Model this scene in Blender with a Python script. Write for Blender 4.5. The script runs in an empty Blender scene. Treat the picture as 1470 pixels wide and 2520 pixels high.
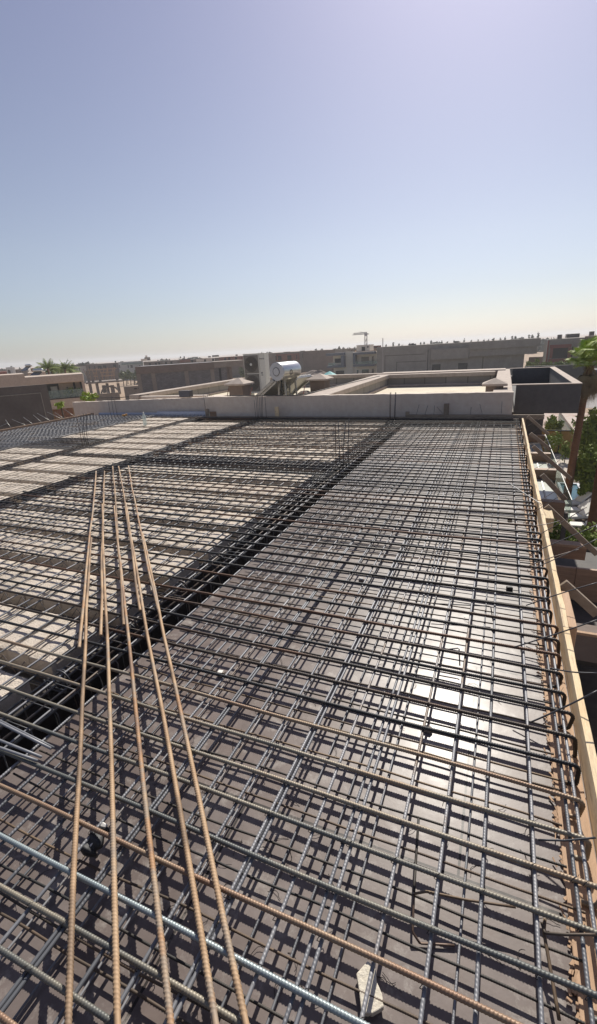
import bpy, math, random
import numpy as np
from mathutils import Vector, Matrix
random.seed(7); rng = np.random.RandomState(11)
C = bpy.context.scene.collection
D = bpy.data
rad = math.radians
# ------------------------------------------------------------------ camera geometry (slab frame: X right, Y away, Z up; slab top z=0)
H = 1.7
F = 1138.0; CX, CY = 735.0, 1260.0
def _dir(p):
    v = np.array([p[0]-CX, -(p[1]-CY), -F]); return v/np.linalg.norm(v)
_Y = _dir((1245, 830)); _X = -_dir((-2010, 1018)); _X = _X-_Y*(_X@_Y)*.5; _X /= np.linalg.norm(_X)
_Z = np.cross(_X, _Y); _Z /= np.linalg.norm(_Z)
_U, _s, _V = np.linalg.svd(np.stack([_X, _Y, _Z], 1)); RW = _U@_V
def ray(px, py):
    w = RW.T@np.array([px-CX, -(py-CY), -F]); return w/np.linalg.norm(w)
def at(px, py, Y):
    w = ray(px, py); return np.array([0, 0, H])+w*(Y/w[1])
def gz(px, py, z):
    w = ray(px, py); return np.array([0, 0, H])+w*((z-H)/w[2])
def pix(P):
    c = RW@(np.asarray(P, float)-np.array([0, 0, H]))
    if c[2] > -.05: return None
    return CX+c[0]*F/(-c[2]), CY-c[1]*F/(-c[2])
def inframe(P, m=40):
    q = pix(P); return q is not None and -m < q[0] < 1470+m and -m < q[1] < 2520+m
# ------------------------------------------------------------------ mesh helpers
class MB:
    def __init__(s): s.v = []; s.f = []; s.n = 0
    def add(s, v, f):
        v = np.asarray(v, float).reshape(-1, 3); s.v.append(v)
        for q in f: s.f.append(tuple(int(i)+s.n for i in q))
        s.n += len(v); return s
    def box(s, x0, x1, y0, y1, z0, z1):
        v = [(x0,y0,z0),(x1,y0,z0),(x1,y1,z0),(x0,y1,z0),(x0,y0,z1),(x1,y0,z1),(x1,y1,z1),(x0,y1,z1)]
        return s.add(v, [(0,3,2,1),(4,5,6,7),(0,1,5,4),(1,2,6,5),(2,3,7,6),(3,0,4,7)])
    def beam(s, a, b, w, h, up=(0,0,1)):       # rectangular bar from a to b
        a = np.array(a, float); b = np.array(b, float); d = b-a; d /= np.linalg.norm(d)
        sd = np.cross(d, up); sd /= np.linalg.norm(sd); u = np.cross(sd, d)
        v = []
        for p in (a, b):
            for q in ((-1,-1),(1,-1),(1,1),(-1,1)): v.append(p+sd*q[0]*w/2+u*q[1]*h/2)
        return s.add(v, [(3,2,1,0),(4,5,6,7),(0,1,5,4),(1,2,6,5),(2,3,7,6),(3,0,4,7)])
    def tube(s, path, r, seg=8, normal=(0,0,1), rr=None, cap=True):
        p = np.asarray(path, float); n = len(p)
        t = np.gradient(p, axis=0); t /= np.linalg.norm(t, axis=1)[:, None]+1e-12
        nn = np.tile(np.array(normal, float), (n, 1)); nn -= t*(nn*t).sum(1)[:, None]
        nn /= np.linalg.norm(nn, axis=1)[:, None]+1e-12
        bb = np.cross(t, nn)
        th = np.arange(seg)/seg*2*math.pi
        R = (np.full((n, seg), r) if rr is None else rr)
        v = p[:, None, :]+(nn[:, None, :]*np.cos(th)[None, :, None]+bb[:, None, :]*np.sin(th)[None, :, None])*R[..., None]
        i = np.arange(n-1)[:, None]*seg; j = np.arange(seg)[None, :]; k = (j+1) % seg
        f = np.stack([i+j, i+k, i+seg+k, i+seg+j], -1).reshape(-1, 4)
        s.add(v.reshape(-1, 3), f.tolist())
        if cap:
            s.f.append(tuple(s.n-n*seg+q for q in range(seg))[::-1]); s.f.append(tuple(s.n-seg+q for q in range(seg)))
        return s
    def poly(s, pts, d):                        # polygon extruded by vector d
        p = np.array(pts, float); n = len(p); d = np.array(d, float)
        f = [tuple(range(n))[::-1], tuple(range(n, 2*n))]+[(i, (i+1) % n, n+(i+1) % n, n+i) for i in range(n)]
        return s.add(np.vstack([p, p+d]), f)
    def mesh(s, name, mats, smooth=False):
        m = D.meshes.new(name); V = np.vstack(s.v)
        m.from_pydata(V.tolist(), [], s.f)
        for a in (mats if isinstance(mats, (list, tuple)) else [mats]): m.materials.append(a)
        if smooth: m.polygons.foreach_set('use_smooth', [True]*len(m.polygons))
        m.update(); return m
    def build(s, name, mat, parent=None, smooth=False, bevel=0, loc=None):
        return obj(name, s.mesh(name, mat, smooth), parent, bevel, loc)
def obj(name, mesh, parent=None, bevel=0, loc=None):
    o = D.objects.new(name, mesh); C.objects.link(o)
    if parent is not None: o.parent = parent
    if loc is not None: o.location = loc
    if bevel:
        b = o.modifiers.new('bevel', 'BEVEL'); b.width = bevel; b.segments = 2; b.limit_method = 'ANGLE'
    return o
def tag(o, label=None, cat=None, group=None, kind=None):
    if label: o['label'] = label
    if cat: o['category'] = cat
    if group: o['group'] = group
    if kind: o['kind'] = kind
    return o
def thing(name, label, cat, loc=(0,0,0), rz=0, group=None):
    o = D.objects.new(name, None); C.objects.link(o); o.location = loc; o.rotation_euler.z = rz
    o.empty_display_size = .1
    return tag(o, label, cat, group)
def kids(o): return list(o.children)
def dup(root, loc=None, rz=None, label=None, group=None):
    r = root.copy(); C.objects.link(r)
    if loc is not None: r.location = loc
    if rz is not None: r.rotation_euler.z = rz
    if label: r['label'] = label
    if group: r['group'] = group
    for ch in kids(root):
        c = ch.copy(); C.objects.link(c); c.parent = r
        for g in kids(ch):
            d = g.copy(); C.objects.link(d); d.parent = c
    return r
# ------------------------------------------------------------------ materials
def mat(name, c1, c2=None, scale=4., rough=.8, metal=0., bump=0., bscale=60., detail=6., coords='Object', c3=None, spec=.5,
        stretch=None, rvar=0., rand=0.):
    m = D.materials.new(name); m.use_nodes = True; nt = m.node_tree; N = nt.nodes; L = nt.links
    b = N['Principled BSDF']; b.inputs['Roughness'].default_value = rough; b.inputs['Metallic'].default_value = metal
    b.inputs['Specular IOR Level'].default_value = spec
    tc = N.new('ShaderNodeTexCoord'); mp = N.new('ShaderNodeMapping'); L.new(tc.outputs[coords], mp.inputs['Vector'])
    if stretch: mp.inputs['Scale'].default_value = stretch
    oi = N.new('ShaderNodeObjectInfo')
    mul = N.new('ShaderNodeVectorMath'); mul.operation = 'SCALE'; cb = N.new('ShaderNodeCombineXYZ')
    for i in range(3): L.new(oi.outputs['Random'], cb.inputs[i])
    L.new(cb.outputs[0], mul.inputs[0]); mul.inputs['Scale'].default_value = 37.
    L.new(mul.outputs[0], mp.inputs['Location'])
    def noise(sc, det=detail, ro=.6):
        n = N.new('ShaderNodeTexNoise'); n.inputs['Scale'].default_value = sc; n.inputs['Detail'].default_value = det
        n.inputs['Roughness'].default_value = ro; L.new(mp.outputs[0], n.inputs['Vector']); return n
    c2 = c2 or tuple(x*.75 for x in c1)
    n1 = noise(scale); r = N.new('ShaderNodeValToRGB'); L.new(n1.outputs['Fac'], r.inputs['Fac'])
    r.color_ramp.elements[0].position = .35; r.color_ramp.elements[0].color = (*c1, 1)
    r.color_ramp.elements[1].position = .68; r.color_ramp.elements[1].color = (*c2, 1)
    if c3:
        e = r.color_ramp.elements.new(.52); e.color = (*c3, 1)
    out = r.outputs['Color']
    n2 = noise(scale*7, 4); mx = N.new('ShaderNodeMixRGB'); mx.blend_type = 'OVERLAY'; mx.inputs['Fac'].default_value = .25
    L.new(out, mx.inputs['Color1']); L.new(n2.outputs['Fac'], mx.inputs['Color2']); out = mx.outputs[0]
    if rand:
        hs = N.new('ShaderNodeHueSaturation'); mr = N.new('ShaderNodeMapRange'); mr.inputs['To Min'].default_value = 1-rand; mr.inputs['To Max'].default_value = 1+rand
        L.new(oi.outputs['Random'], mr.inputs['Value']); L.new(mr.outputs[0], hs.inputs['Value']); L.new(out, hs.inputs['Color']); out = hs.outputs[0]
    L.new(out, b.inputs['Base Color'])
    if rvar:
        mr = N.new('ShaderNodeMapRange'); mr.inputs['To Min'].default_value = rough-rvar; mr.inputs['To Max'].default_value = rough+rvar
        L.new(n2.outputs['Fac'], mr.inputs['Value']); L.new(mr.outputs[0], b.inputs['Roughness'])
    if bump:
        n3 = noise(bscale, 5); bp = N.new('ShaderNodeBump'); bp.inputs['Strength'].default_value = bump; bp.inputs['Distance'].default_value = .02
        L.new(n3.outputs['Fac'], bp.inputs['Height']); L.new(bp.outputs[0], b.inputs['Normal'])
    return m
def brickmat(name, col, mortar, bw=.4, bh=.2, ms=.012, plane='XZ', var=.8, rough=.85):
    m = D.materials.new(name); m.use_nodes = True; nt = m.node_tree; N = nt.nodes; L = nt.links; b = N['Principled BSDF']
    tc = N.new('ShaderNodeTexCoord'); sx = N.new('ShaderNodeSeparateXYZ'); cb = N.new('ShaderNodeCombineXYZ')
    L.new(tc.outputs['Object'], sx.inputs[0]); L.new(sx.outputs[plane[0]], cb.inputs[0]); L.new(sx.outputs[plane[1]], cb.inputs[1])
    br = N.new('ShaderNodeTexBrick'); L.new(cb.outputs[0], br.inputs['Vector']); br.inputs['Scale'].default_value = 1
    br.inputs['Brick Width'].default_value = bw; br.inputs['Row Height'].default_value = bh; br.inputs['Mortar Size'].default_value = ms
    br.inputs['Color1'].default_value = (*col, 1); br.inputs['Color2'].default_value = (*[x*var for x in col], 1); br.inputs['Mortar'].default_value = (*mortar, 1)
    n = N.new('ShaderNodeTexNoise'); n.inputs['Scale'].default_value = 1.2; n.inputs['Detail'].default_value = 8; L.new(tc.outputs['Object'], n.inputs['Vector'])
    mx = N.new('ShaderNodeMixRGB'); mx.blend_type = 'OVERLAY'; mx.inputs['Fac'].default_value = .35
    L.new(br.outputs['Color'], mx.inputs['Color1']); L.new(n.outputs['Fac'], mx.inputs['Color2']); L.new(mx.outputs[0], b.inputs['Base Color'])
    b.inputs['Roughness'].default_value = rough
    return m
def rebarmat(name, stops, metal=.35, rough=.5, spread=1.0, drift=1.6, nsc=1.6):
    """steel to rust, chosen per bar by the object's random number plus a slow drift along the bar"""
    m = D.materials.new(name); m.use_nodes = True; nt = m.node_tree; N = nt.nodes; L = nt.links; b = N['Principled BSDF']
    oi = N.new('ShaderNodeObjectInfo'); tc = N.new('ShaderNodeTexCoord')
    ad = N.new('ShaderNodeVectorMath'); L.new(tc.outputs['Object'], ad.inputs[0])
    cb = N.new('ShaderNodeCombineXYZ'); mu = N.new('ShaderNodeMath'); mu.operation = 'MULTIPLY'; mu.inputs[1].default_value = 91
    L.new(oi.outputs['Random'], mu.inputs[0])
    for i in range(3): L.new(mu.outputs[0], cb.inputs[i])
    L.new(cb.outputs[0], ad.inputs[1])
    n1 = N.new('ShaderNodeTexNoise'); n1.inputs['Scale'].default_value = nsc; n1.inputs['Detail'].default_value = 3; L.new(ad.outputs[0], n1.inputs['Vector'])
    n2 = N.new('ShaderNodeTexNoise'); n2.inputs['Scale'].default_value = 45; n2.inputs['Detail'].default_value = 5; L.new(ad.outputs[0], n2.inputs['Vector'])
    a = N.new('ShaderNodeMath'); a.operation = 'MULTIPLY_ADD'; a.inputs[1].default_value = spread; L.new(oi.outputs['Random'], a.inputs[0])
    c = N.new('ShaderNodeMath'); c.operation = 'MULTIPLY_ADD'; c.inputs[1].default_value = drift; c.inputs[2].default_value = -drift/2; L.new(n1.outputs['Fac'], c.inputs[0]); L.new(c.outputs[0], a.inputs[2])
    d = N.new('ShaderNodeMath'); d.operation = 'MULTIPLY_ADD'; d.inputs[1].default_value = .35; L.new(n2.outputs['Fac'], d.inputs[0])
    e_ = N.new('ShaderNodeMath'); e_.operation = 'SUBTRACT'; e_.inputs[1].default_value = .17; L.new(a.outputs[0], e_.inputs[0]); L.new(e_.outputs[0], d.inputs[2])
    r = N.new('ShaderNodeValToRGB'); L.new(d.outputs[0], r.inputs['Fac'])
    while len(r.color_ramp.elements) > 1: r.color_ramp.elements.remove(r.color_ramp.elements[-1])
    r.color_ramp.elements[0].position = stops[0][0]; r.color_ramp.elements[0].color = (*stops[0][1], 1)
    for p, col in stops[1:]:
        e = r.color_ramp.elements.new(p); e.color = (*col, 1)
    L.new(r.outputs[0], b.inputs['Base Color']); b.inputs['Metallic'].default_value = metal; b.inputs['Roughness'].default_value = rough
    return m
STEEL_D = (.075, .08, .085); STEEL = (.17, .18, .19); OLIVE = (.15, .12, .08); RUST = (.24, .115, .06); RUSTO = (.36, .19, .09)
M = {}
M['bar_shaded'] = rebarmat('shaded_top_bar_steel', [(0, (.016,.018,.021)), (.3, (.028,.028,.028)), (.55, (.042,.034,.027)), (.8, (.065,.042,.028)), (1, (.12,.06,.032))], .2, .55)  # steel to rust, darkened to hold the shade on camera-facing sides
M['bar_mid'] = rebarmat('cage_bar_steel', [(0, (.06,.063,.07)), (.6, (.11,.11,.115)), (1, (.16,.12,.09))], .2, .5)
M['bar_sunlit'] = rebarmat('sunlit_near_bar_steel', [(0, (.10,.105,.10)), (.3, (.20,.18,.14)), (.5, (.25,.22,.17)), (.72, (.26,.19,.125)), (1, (.23,.14,.09))], .25, .5)  # olive-brown steel, lightened to hold the sunlit tops of the near rows
M['bar_grey'] = rebarmat('grey_bar_steel', [(0, (.11,.115,.125)), (.5, (.18,.185,.20)), (.85, (.27,.27,.28)), (1, (.18,.14,.11))], .2, .5)
M['bar_thin'] = rebarmat('thin_bar_steel', [(0, (.025,.025,.025)), (.4, (.055,.045,.035)), (.8, (.11,.075,.05)), (1, (.20,.14,.085))], .15, .6)
M['bar_rust'] = rebarmat('loose_bar_rust', [(0, (.20,.135,.085)), (.3, (.36,.235,.135)), (.5, (.42,.29,.175)), (.7, (.28,.22,.165)), (.85, (.37,.21,.105)), (1, (.23,.145,.095))], .1, .66, .7, 2.4, 3.2)
M['bar_galv'] = rebarmat('pale_bar_steel', [(0, (.22,.26,.27)), (1, (.36,.41,.41))], .3, .42, .4)
M['bar_dark'] = rebarmat('dark_bar_steel', [(0, (.04,.042,.05)), (.6, (.075,.075,.08)), (1, (.12,.08,.06))], .3, .5)
M['wire'] = mat('tie_wire_steel', (.03,.03,.032), (.06,.05,.045), 30, .5, .4)
def deckmat():
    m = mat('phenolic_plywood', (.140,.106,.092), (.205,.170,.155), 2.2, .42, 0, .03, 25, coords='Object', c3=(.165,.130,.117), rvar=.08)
    nt = m.node_tree; N = nt.nodes; L = nt.links; b = N['Principled BSDF']; b.inputs['Specular IOR Level'].default_value = .30; b.inputs['Coat Weight'].default_value = .075; b.inputs['Coat Roughness'].default_value = .23
    tc = N.new('ShaderNodeTexCoord'); br = N.new('ShaderNodeTexBrick'); L.new(tc.outputs['Object'], br.inputs['Vector'])
    br.inputs['Scale'].default_value = 1; br.inputs['Brick Width'].default_value = 2.5; br.inputs['Row Height'].default_value = 1.25; br.inputs['Mortar Size'].default_value = .005
    br.inputs['Color1'].default_value = (1,1,1,1); br.inputs['Color2'].default_value = (.8,.86,.9,1); br.inputs['Mortar'].default_value = (.15,.15,.15,1); br.offset = .35
    old = b.inputs['Base Color'].links[0].from_socket; mx = N.new('ShaderNodeMixRGB'); mx.blend_type = 'MULTIPLY'; mx.inputs['Fac'].default_value = 1
    L.new(old, mx.inputs['Color1']); L.new(br.outputs['Color'], mx.inputs['Color2'])
    # cement drips and scuffs
    n = N.new('ShaderNodeTexNoise'); n.inputs['Scale'].default_value = 9; n.inputs['Detail'].default_value = 9; n.inputs['Roughness'].default_value = .75; L.new(tc.outputs['Object'], n.inputs['Vector'])
    r = N.new('ShaderNodeValToRGB'); r.color_ramp.elements[0].position = .53; r.color_ramp.elements[1].position = .76; L.new(n.outputs['Fac'], r.inputs['Fac'])
    m2 = N.new('ShaderNodeMixRGB'); m2.inputs['Color2'].default_value = (.36,.33,.30,1); L.new(mx.outputs[0], m2.inputs['Color1']); L.new(r.outputs[0], m2.inputs['Fac'])
    L.new(m2.outputs[0], b.inputs['Base Color'])
    return m
M['deck'] = deckmat()
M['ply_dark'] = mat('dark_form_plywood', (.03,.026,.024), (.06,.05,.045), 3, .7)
M['wood'] = mat('yellow_pine_board', (.66,.49,.28), (.42,.31,.20), 4, .75, 0, .4, 40, c3=(.72,.57,.36), stretch=(9,.7,6), rand=.12)
M['wood_pink'] = mat('pale_pine_plank', (.50,.33,.21), (.40,.26,.16), 3, .75, 0, .25, 40, stretch=(10,.8,6), rand=.1)
M['wood_grey'] = mat('weathered_timber', (.30,.24,.18), (.20,.155,.115), 3, .8, 0, .3, 40, stretch=(2,2,2), rand=.15)
M['ply_brown'] = mat('brown_form_plywood', (.36,.22,.14), (.26,.16,.10), 2, .6, 0, .1, 30, stretch=(1,1,8), rand=.08)
M['block'] = mat('concrete_block', (.51,.44,.36), (.61,.53,.45), 9, .95, 0, .6, 90, c3=(.56,.49,.41), rand=.07)
M['render'] = mat('grey_cement_render', (.24,.225,.20), (.30,.28,.25), .9, .9, 0, .12, 20)
M['render_d'] = mat('dark_cement_render', (.10,.088,.08), (.14,.125,.115), .8, .9, 0, .12, 14)
M['wall_beige'] = mat('beige_render', (.60,.515,.435), (.65,.56,.475), 1.1, .9, 0, .1, 30)
M['coping'] = mat('rough_coping', (.48,.41,.35), (.38,.31,.26), 5, .9, 0, .3, 40)
M['box_grey'] = mat('charcoal_render', (.105,.102,.102), (.125,.122,.12), 1.2, .85, 0, .08, 30)
M['roof_cream'] = brickmat('cream_roof_tiles', (.60,.53,.40), (.52,.46,.34), .6, .6, .006, 'XY', .97)
M['blockwall'] = brickmat('parapet_block_wall', (.26,.24,.215), (.14,.125,.11), .8, .6, .02, 'YZ', .85)
M['blockwall_x'] = brickmat('parapet_block_wall_x', (.26,.24,.215), (.14,.125,.11), .8, .6, .02, 'XZ', .85)
M['cinder'] = brickmat('grey_block_masonry', (.19,.18,.185), (.115,.108,.105), .42, .21, .022, 'XZ', .72)
M['redbrick'] = brickmat('red_brick_masonry', (.26,.12,.09), (.19,.10,.08), .5, .25, .02, 'XZ', .85)
M['concrete'] = mat('raw_concrete', (.27,.235,.20), (.21,.18,.155), .6, .9, 0, .15, 12)
M['concrete_br'] = mat('brown_concrete', (.21,.165,.14), (.165,.13,.11), .6, .9, 0, .15, 12)
M['villa'] = mat('pinkish_beige_render', (.46,.375,.305), (.50,.41,.335), .7, .85, 0, .05, 20)
M['white'] = mat('off_white_render', (.55,.54,.50), (.50,.49,.45), .5, .8)
M['cream'] = mat('cream_render', (.70,.62,.52), (.66,.58,.48), .5, .8)
M['frame_grey'] = mat('blue_grey_render', (.15,.155,.18), (.17,.175,.20), .5, .8)
M['dark'] = mat('dark_opening', (.012,.012,.013), (.02,.02,.02), 3, .6)
M['greyglass'] = mat('dark_window_glass', (.03,.035,.04), (.05,.055,.06), 1, .12)
M['reddark'] = mat('terracotta_render', (.27,.10,.08), (.23,.085,.07), .7, .8)
M['metal_white'] = mat('painted_white_metal', (.62,.61,.57), (.58,.57,.53), 3, .4)
M['fan'] = mat('grey_fan_grille', (.20,.185,.17), (.16,.15,.14), 6, .5)
M['fan_dark'] = mat('fan_shade', (.085,.078,.072), (.06,.055,.05), 6, .5)
M['cap_grey'] = mat('grey_plastic_cap', (.42,.44,.48), (.40,.42,.46), 3, .45)
M['chrome'] = mat('brushed_steel', (.62,.62,.60), (.56,.56,.54), 2, .28, .85)
M['galv'] = mat('galvanised_steel', (.38,.38,.37), (.30,.30,.29), 8, .45, .6)
M['solar'] = mat('collector_glass', (.02,.02,.025), (.03,.03,.035), 2, .15)
M['blue'] = mat('blue_tint_foam', (.50,.54,.66), (.56,.60,.70), 4, .7)
M['blackmembrane'] = mat('black_membrane', (.015,.015,.018), (.03,.03,.033), 14, .5)
M['sand'] = mat('sandy_ground', (.31,.215,.14), (.24,.17,.115), .05, .95, c3=(.34,.245,.165), coords='Object')
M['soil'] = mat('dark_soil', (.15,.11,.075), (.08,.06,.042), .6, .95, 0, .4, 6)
M['patio'] = brickmat('patio_slabs', (.46,.40,.34), (.30,.26,.22), .9, .9, .02, 'XY', .95)
M['asphalt'] = mat('grey_road', (.26,.24,.23), (.22,.20,.19), .4, .9)
M['water'] = mat('pool_water', (.02,.09,.11), (.03,.12,.14), .8, .08, 0, .2, 3)
M['cushion'] = mat('white_cushion', (.75,.73,.68), (.70,.68,.63), 2, .8)
M['reed'] = mat('golden_reed', (.36,.22,.07), (.24,.14,.045), 2, .85, 0, .5, 18, stretch=(12,12,1.2))
M['leaf_o'] = mat('olive_foliage', (.14,.17,.075), (.08,.105,.045), .9, .7, c3=(.19,.22,.11), coords='Object')
M['leaf_g'] = mat('green_foliage', (.15,.20,.035), (.07,.105,.02), 1.3, .7, c3=(.22,.28,.06), spec=.2, coords='Object')
M['leaf_d'] = mat('dark_foliage', (.045,.055,.03), (.03,.037,.022), .5, .8, coords='Object')
M['palm_g'] = mat('palm_green', (.26,.37,.04), (.15,.23,.035), 2, .6, c3=(.34,.44,.07), spec=.25)
M['palm_d'] = mat('dry_palm', (.27,.20,.11), (.16,.11,.06), 3, .8)
M['bark'] = mat('palm_bark', (.22,.11,.06), (.14,.075,.045), 4, .9, 0, .6, 14, stretch=(1,1,5))
M['bark_t'] = mat('tree_bark', (.11,.085,.065), (.07,.055,.04), 4, .9)
M['black'] = mat('black_rubber', (.02,.02,.022), (.035,.035,.037), 12, .6)
M['paint_white'] = mat('white_patch', (.78,.77,.72), (.7,.69,.64), 9, .7)
M['orange'] = mat('orange_plastic', (.60,.30,.08), (.5,.25,.06), 6, .6)
M['cyan'] = mat('turquoise_canvas', (.10,.42,.42), (.13,.48,.48), 2, .7)
M['crane'] = mat('grey_crane_steel', (.32,.30,.30), (.36,.34,.34), 2, .6)
M['shard'] = mat('broken_plaster', (.62,.57,.47), (.56,.51,.42), 12, .9, 0, .4, 60)
M['ink'] = mat('grey_lettering', (.09,.09,.10), (.11,.11,.12), 2, .6)
def glass(name, col, alpha):
    m = D.materials.new(name); m.use_nodes = True; nt = m.node_tree; N = nt.nodes; L = nt.links; b = N['Principled BSDF']
    b.inputs['Base Color'].default_value = (*col, 1); b.inputs['Roughness'].default_value = .06
    tr = N.new('ShaderNodeBsdfTransparent'); tr.inputs[0].default_value = (.88,.95,.92,1); mx = N.new('ShaderNodeMixShader'); mx.inputs[0].default_value = alpha
    L.new(tr.outputs[0], mx.inputs[1]); L.new(b.outputs[0], mx.inputs[2]); L.new(mx.outputs[0], N['Material Output'].inputs['Surface']); return m
M['glass'] = glass('balustrade_glass', (.30,.38,.36), .35)
M['plastic'] = glass('clear_plastic', (.8,.82,.8), .45)
# ------------------------------------------------------------------ rebar
def ribbed(mb, pts, r, normal, pitch=.0095, seg=10, fine=lambda P: True, amp=.20, plainseg=None, off=(0,0,0)):
    """ribbed bar along a polyline; dense rib rings only where fine(P) is true"""
    pts = np.asarray(pts, float); d = np.linalg.norm(np.diff(pts, axis=0), axis=1); S = np.concatenate([[0], np.cumsum(d)])
    s = [0.]; L = S[-1]; st = pitch/6; off = np.array(off)
    def P(q): return np.array([np.interp(q, S, pts[:, k]) for k in range(3)])
    c = np.arange(0, L, .12); keep = [fine(P(q)+off) for q in c]
    for q, k in zip(c, keep):
        e = min(q+.12, L)
        if k: s += list(np.arange(q+st, e, st))
        else:
            s += [x for x in S if q < x < e]; s.append(e)
    s.append(L); s = np.unique(np.round(np.array(s), 6))
    p = np.stack([np.interp(s, S, pts[:, k]) for k in range(3)], 1)
    th = np.arange(seg)/seg*2*math.pi
    isf = np.array([keep[min(int(q/.12), len(keep)-1)] for q in s])[:, None]
    ph = s[:, None]/pitch+th[None, :]/(2*math.pi)*2
    rib = np.clip(np.cos(2*math.pi*ph)*1.7-.7, 0, 1)*np.abs(np.sin(th))[None, :]**.4
    rr = r*(.95+np.where(isf, amp*rib, amp*.4))
    mb.tube(p, r, seg, normal, rr)
    return mb
def near(d): return lambda P: (P[0]**2+P[1]**2+(P[2]-H)**2) < d*d and inframe(P, 120)
def wav(n, amp, seed):
    r = np.random.RandomState(seed); x = np.linspace(0, 1, n); y = np.zeros(n)
    for k in range(1, 6): y += np.sin(2*math.pi*(k*x+r.rand()))*amp/k*r.uniform(.3, 1)
    return y
def abar(x0, x1, seed, hook=True, sag=.004, z=0):       # runs along X, local y=0
    n = 60; x = np.linspace(x0, x1, n); p = np.stack([x, wav(n, .008, seed), z+wav(n, sag, seed+50)], 1)
    if hook:
        R = .026; e = p[-1].copy(); a = np.linspace(0, math.pi/2, 7)[1:]; dr = .050+.012*(seed % 3); sl_ = .008*((seed*7) % 3-1)
        hk = np.stack([e[0]+R*np.sin(a), np.full(6, e[1]), e[2]-R+R*np.cos(a)], 1); f_ = hk[-1]+np.array([sl_, 0, -dr])
        R2 = .018; a2 = np.linspace(0, math.pi/2, 5)[1:]; h2 = np.stack([f_[0]-R2+R2*np.cos(a2), np.full(4, e[1]), f_[2]-R2*np.sin(a2)], 1)
        p = np.vstack([p, hk, f_[None], h2, (h2[-1]+np.array([-.03, 0, 0]))[None]])
    return p
ZA, ZB = -.028, -.0435
ZAb, ZBb = -.1215, -.1325
n_reb = 0
GT = 'thick top bars running across the slab'
# top layer, across (direction X)
meshes = {}
def amesh(kind, seed, y):
    key = (kind, seed, y < 3.4)
    if key not in meshes:
        mb = MB()
        if kind == 'T':
            p = abar(-6.0-.13*(seed % 3), .402+.007*(seed % 4), seed, True)
            if y < 3.4: ribbed(mb, p, .0090, (0,1,0), .0105, 12, near(3.3), off=(0, 1.4, ZA))
            else: mb.tube(p, .0100, 6, (0,1,0))
        else:
            p = abar(-1.98, .36+.02*(seed % 3), seed, False, .002)
            if y < 3.4: ribbed(mb, p, .0046, (0,1,0), .0075, 8, near(2.4), off=(0, 1.3, ZAb))
            else: mb.tube(p, .0045, 5, (0,1,0))
        meshes[key] = mb.mesh('rebar', M['bar_shaded'] if kind == 'T' else M['bar_thin'], True)
    return meshes[key]
ys = [-.62, -.44, -.28, -.12, .03, .18, .33, .44, .57, .70, .838, .978, 1.148, 1.298, 1.463, 1.623, 1.79, 1.96, 2.12, 2.26, 2.42, 2.58, 2.74, 2.90, 3.08, 3.24, 3.40, 3.56, 3.75, 3.89, 4.05, 4.20, 4.33, 4.50, 4.68, 4.83, 4.98, 5.14, 5.31, 5.43, 5.64, 5.78, 5.91, 6.09, 6.24, 6.40, 6.56, 6.73, 6.90, 7.09, 7.27, 7.43, 7.61, 7.80, 7.99, 8.13, 8.28, 8.42, 8.60, 8.80, 8.95, 9.11, 9.30, 9.46, 9.61, 9.75, 9.89, 10.12, 10.26, 10.42, 10.60, 10.77, 10.94, 11.08, 11.2]
galv_i = 9
for i, y in enumerate(ys):
    me = amesh('T', i % 5, y)
    if i == galv_i or y < 1.75:
        me = me.copy(); me.materials.clear(); me.materials.append(M['bar_galv' if i == galv_i else 'bar_sunlit'])
    o = obj('rebar', me, None, 0, (0, y, ZA+random.uniform(-.002, .003))); o.rotation_euler.z = rad(random.uniform(-.12, .12)); n_reb += 1
    if i == galv_i: tag(o, 'pale silvery ribbed bar crossing the slab in the near left foreground', 'rebar')
    elif y < 1.0: tag(o, 'thick ribbed reinforcing bar crossing the slab among the closest rows to the camera', 'rebar', GT+' nearest the camera')
    elif y < 3.4: tag(o, 'thick ribbed top bar, rusty or dark, crossing the slab in the near half', 'rebar', GT)
    else: tag(o, 'dark top bar crossing the far half of the slab to the hooked right ends', 'rebar', GT+' in the far half')
for k, y in enumerate((11.33, 11.38)):
    o = obj('rebar', amesh('T', k, 9), None, 0, (0, y, ZA+.004)); n_reb += 1; tag(o, 'dark top bar tight against the far edge board', 'rebar', 'closely set bars at the far edge board')
for k, y in enumerate((11.22, 11.30, 11.37, 11.41)):
    n = 14; xx = np.linspace(-8.05, -6.0, n); o = MB().tube(np.stack([xx, y+wav(n, .008, k), np.full(n, -.02-.03*(k % 2))], 1), .010, 6, (0,1,0)).build('rebar', M['bar_shaded'], None, True); n_reb += 1
    tag(o, 'short dark bar bundled at the far edge left of the meshed bay', 'rebar', 'short bundled bars at the far edge')
# bottom layer, across
y = .55; i = 0
while y < 7.2:
    o = obj('thin_rebar', amesh('B', i % 4, y), None, 0, (0, y, ZAb)); o.rotation_euler.z = rad(random.uniform(-.35, .35)); n_reb += 1
    tag(o, 'thin rusty bottom bar lying just above the glossy brown formwork deck', 'rebar', 'thin bottom bars across the deck')
    y += .152+random.uniform(-.02, .02)+(.0 if random.random() > .15 else -.09); i += 1
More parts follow.
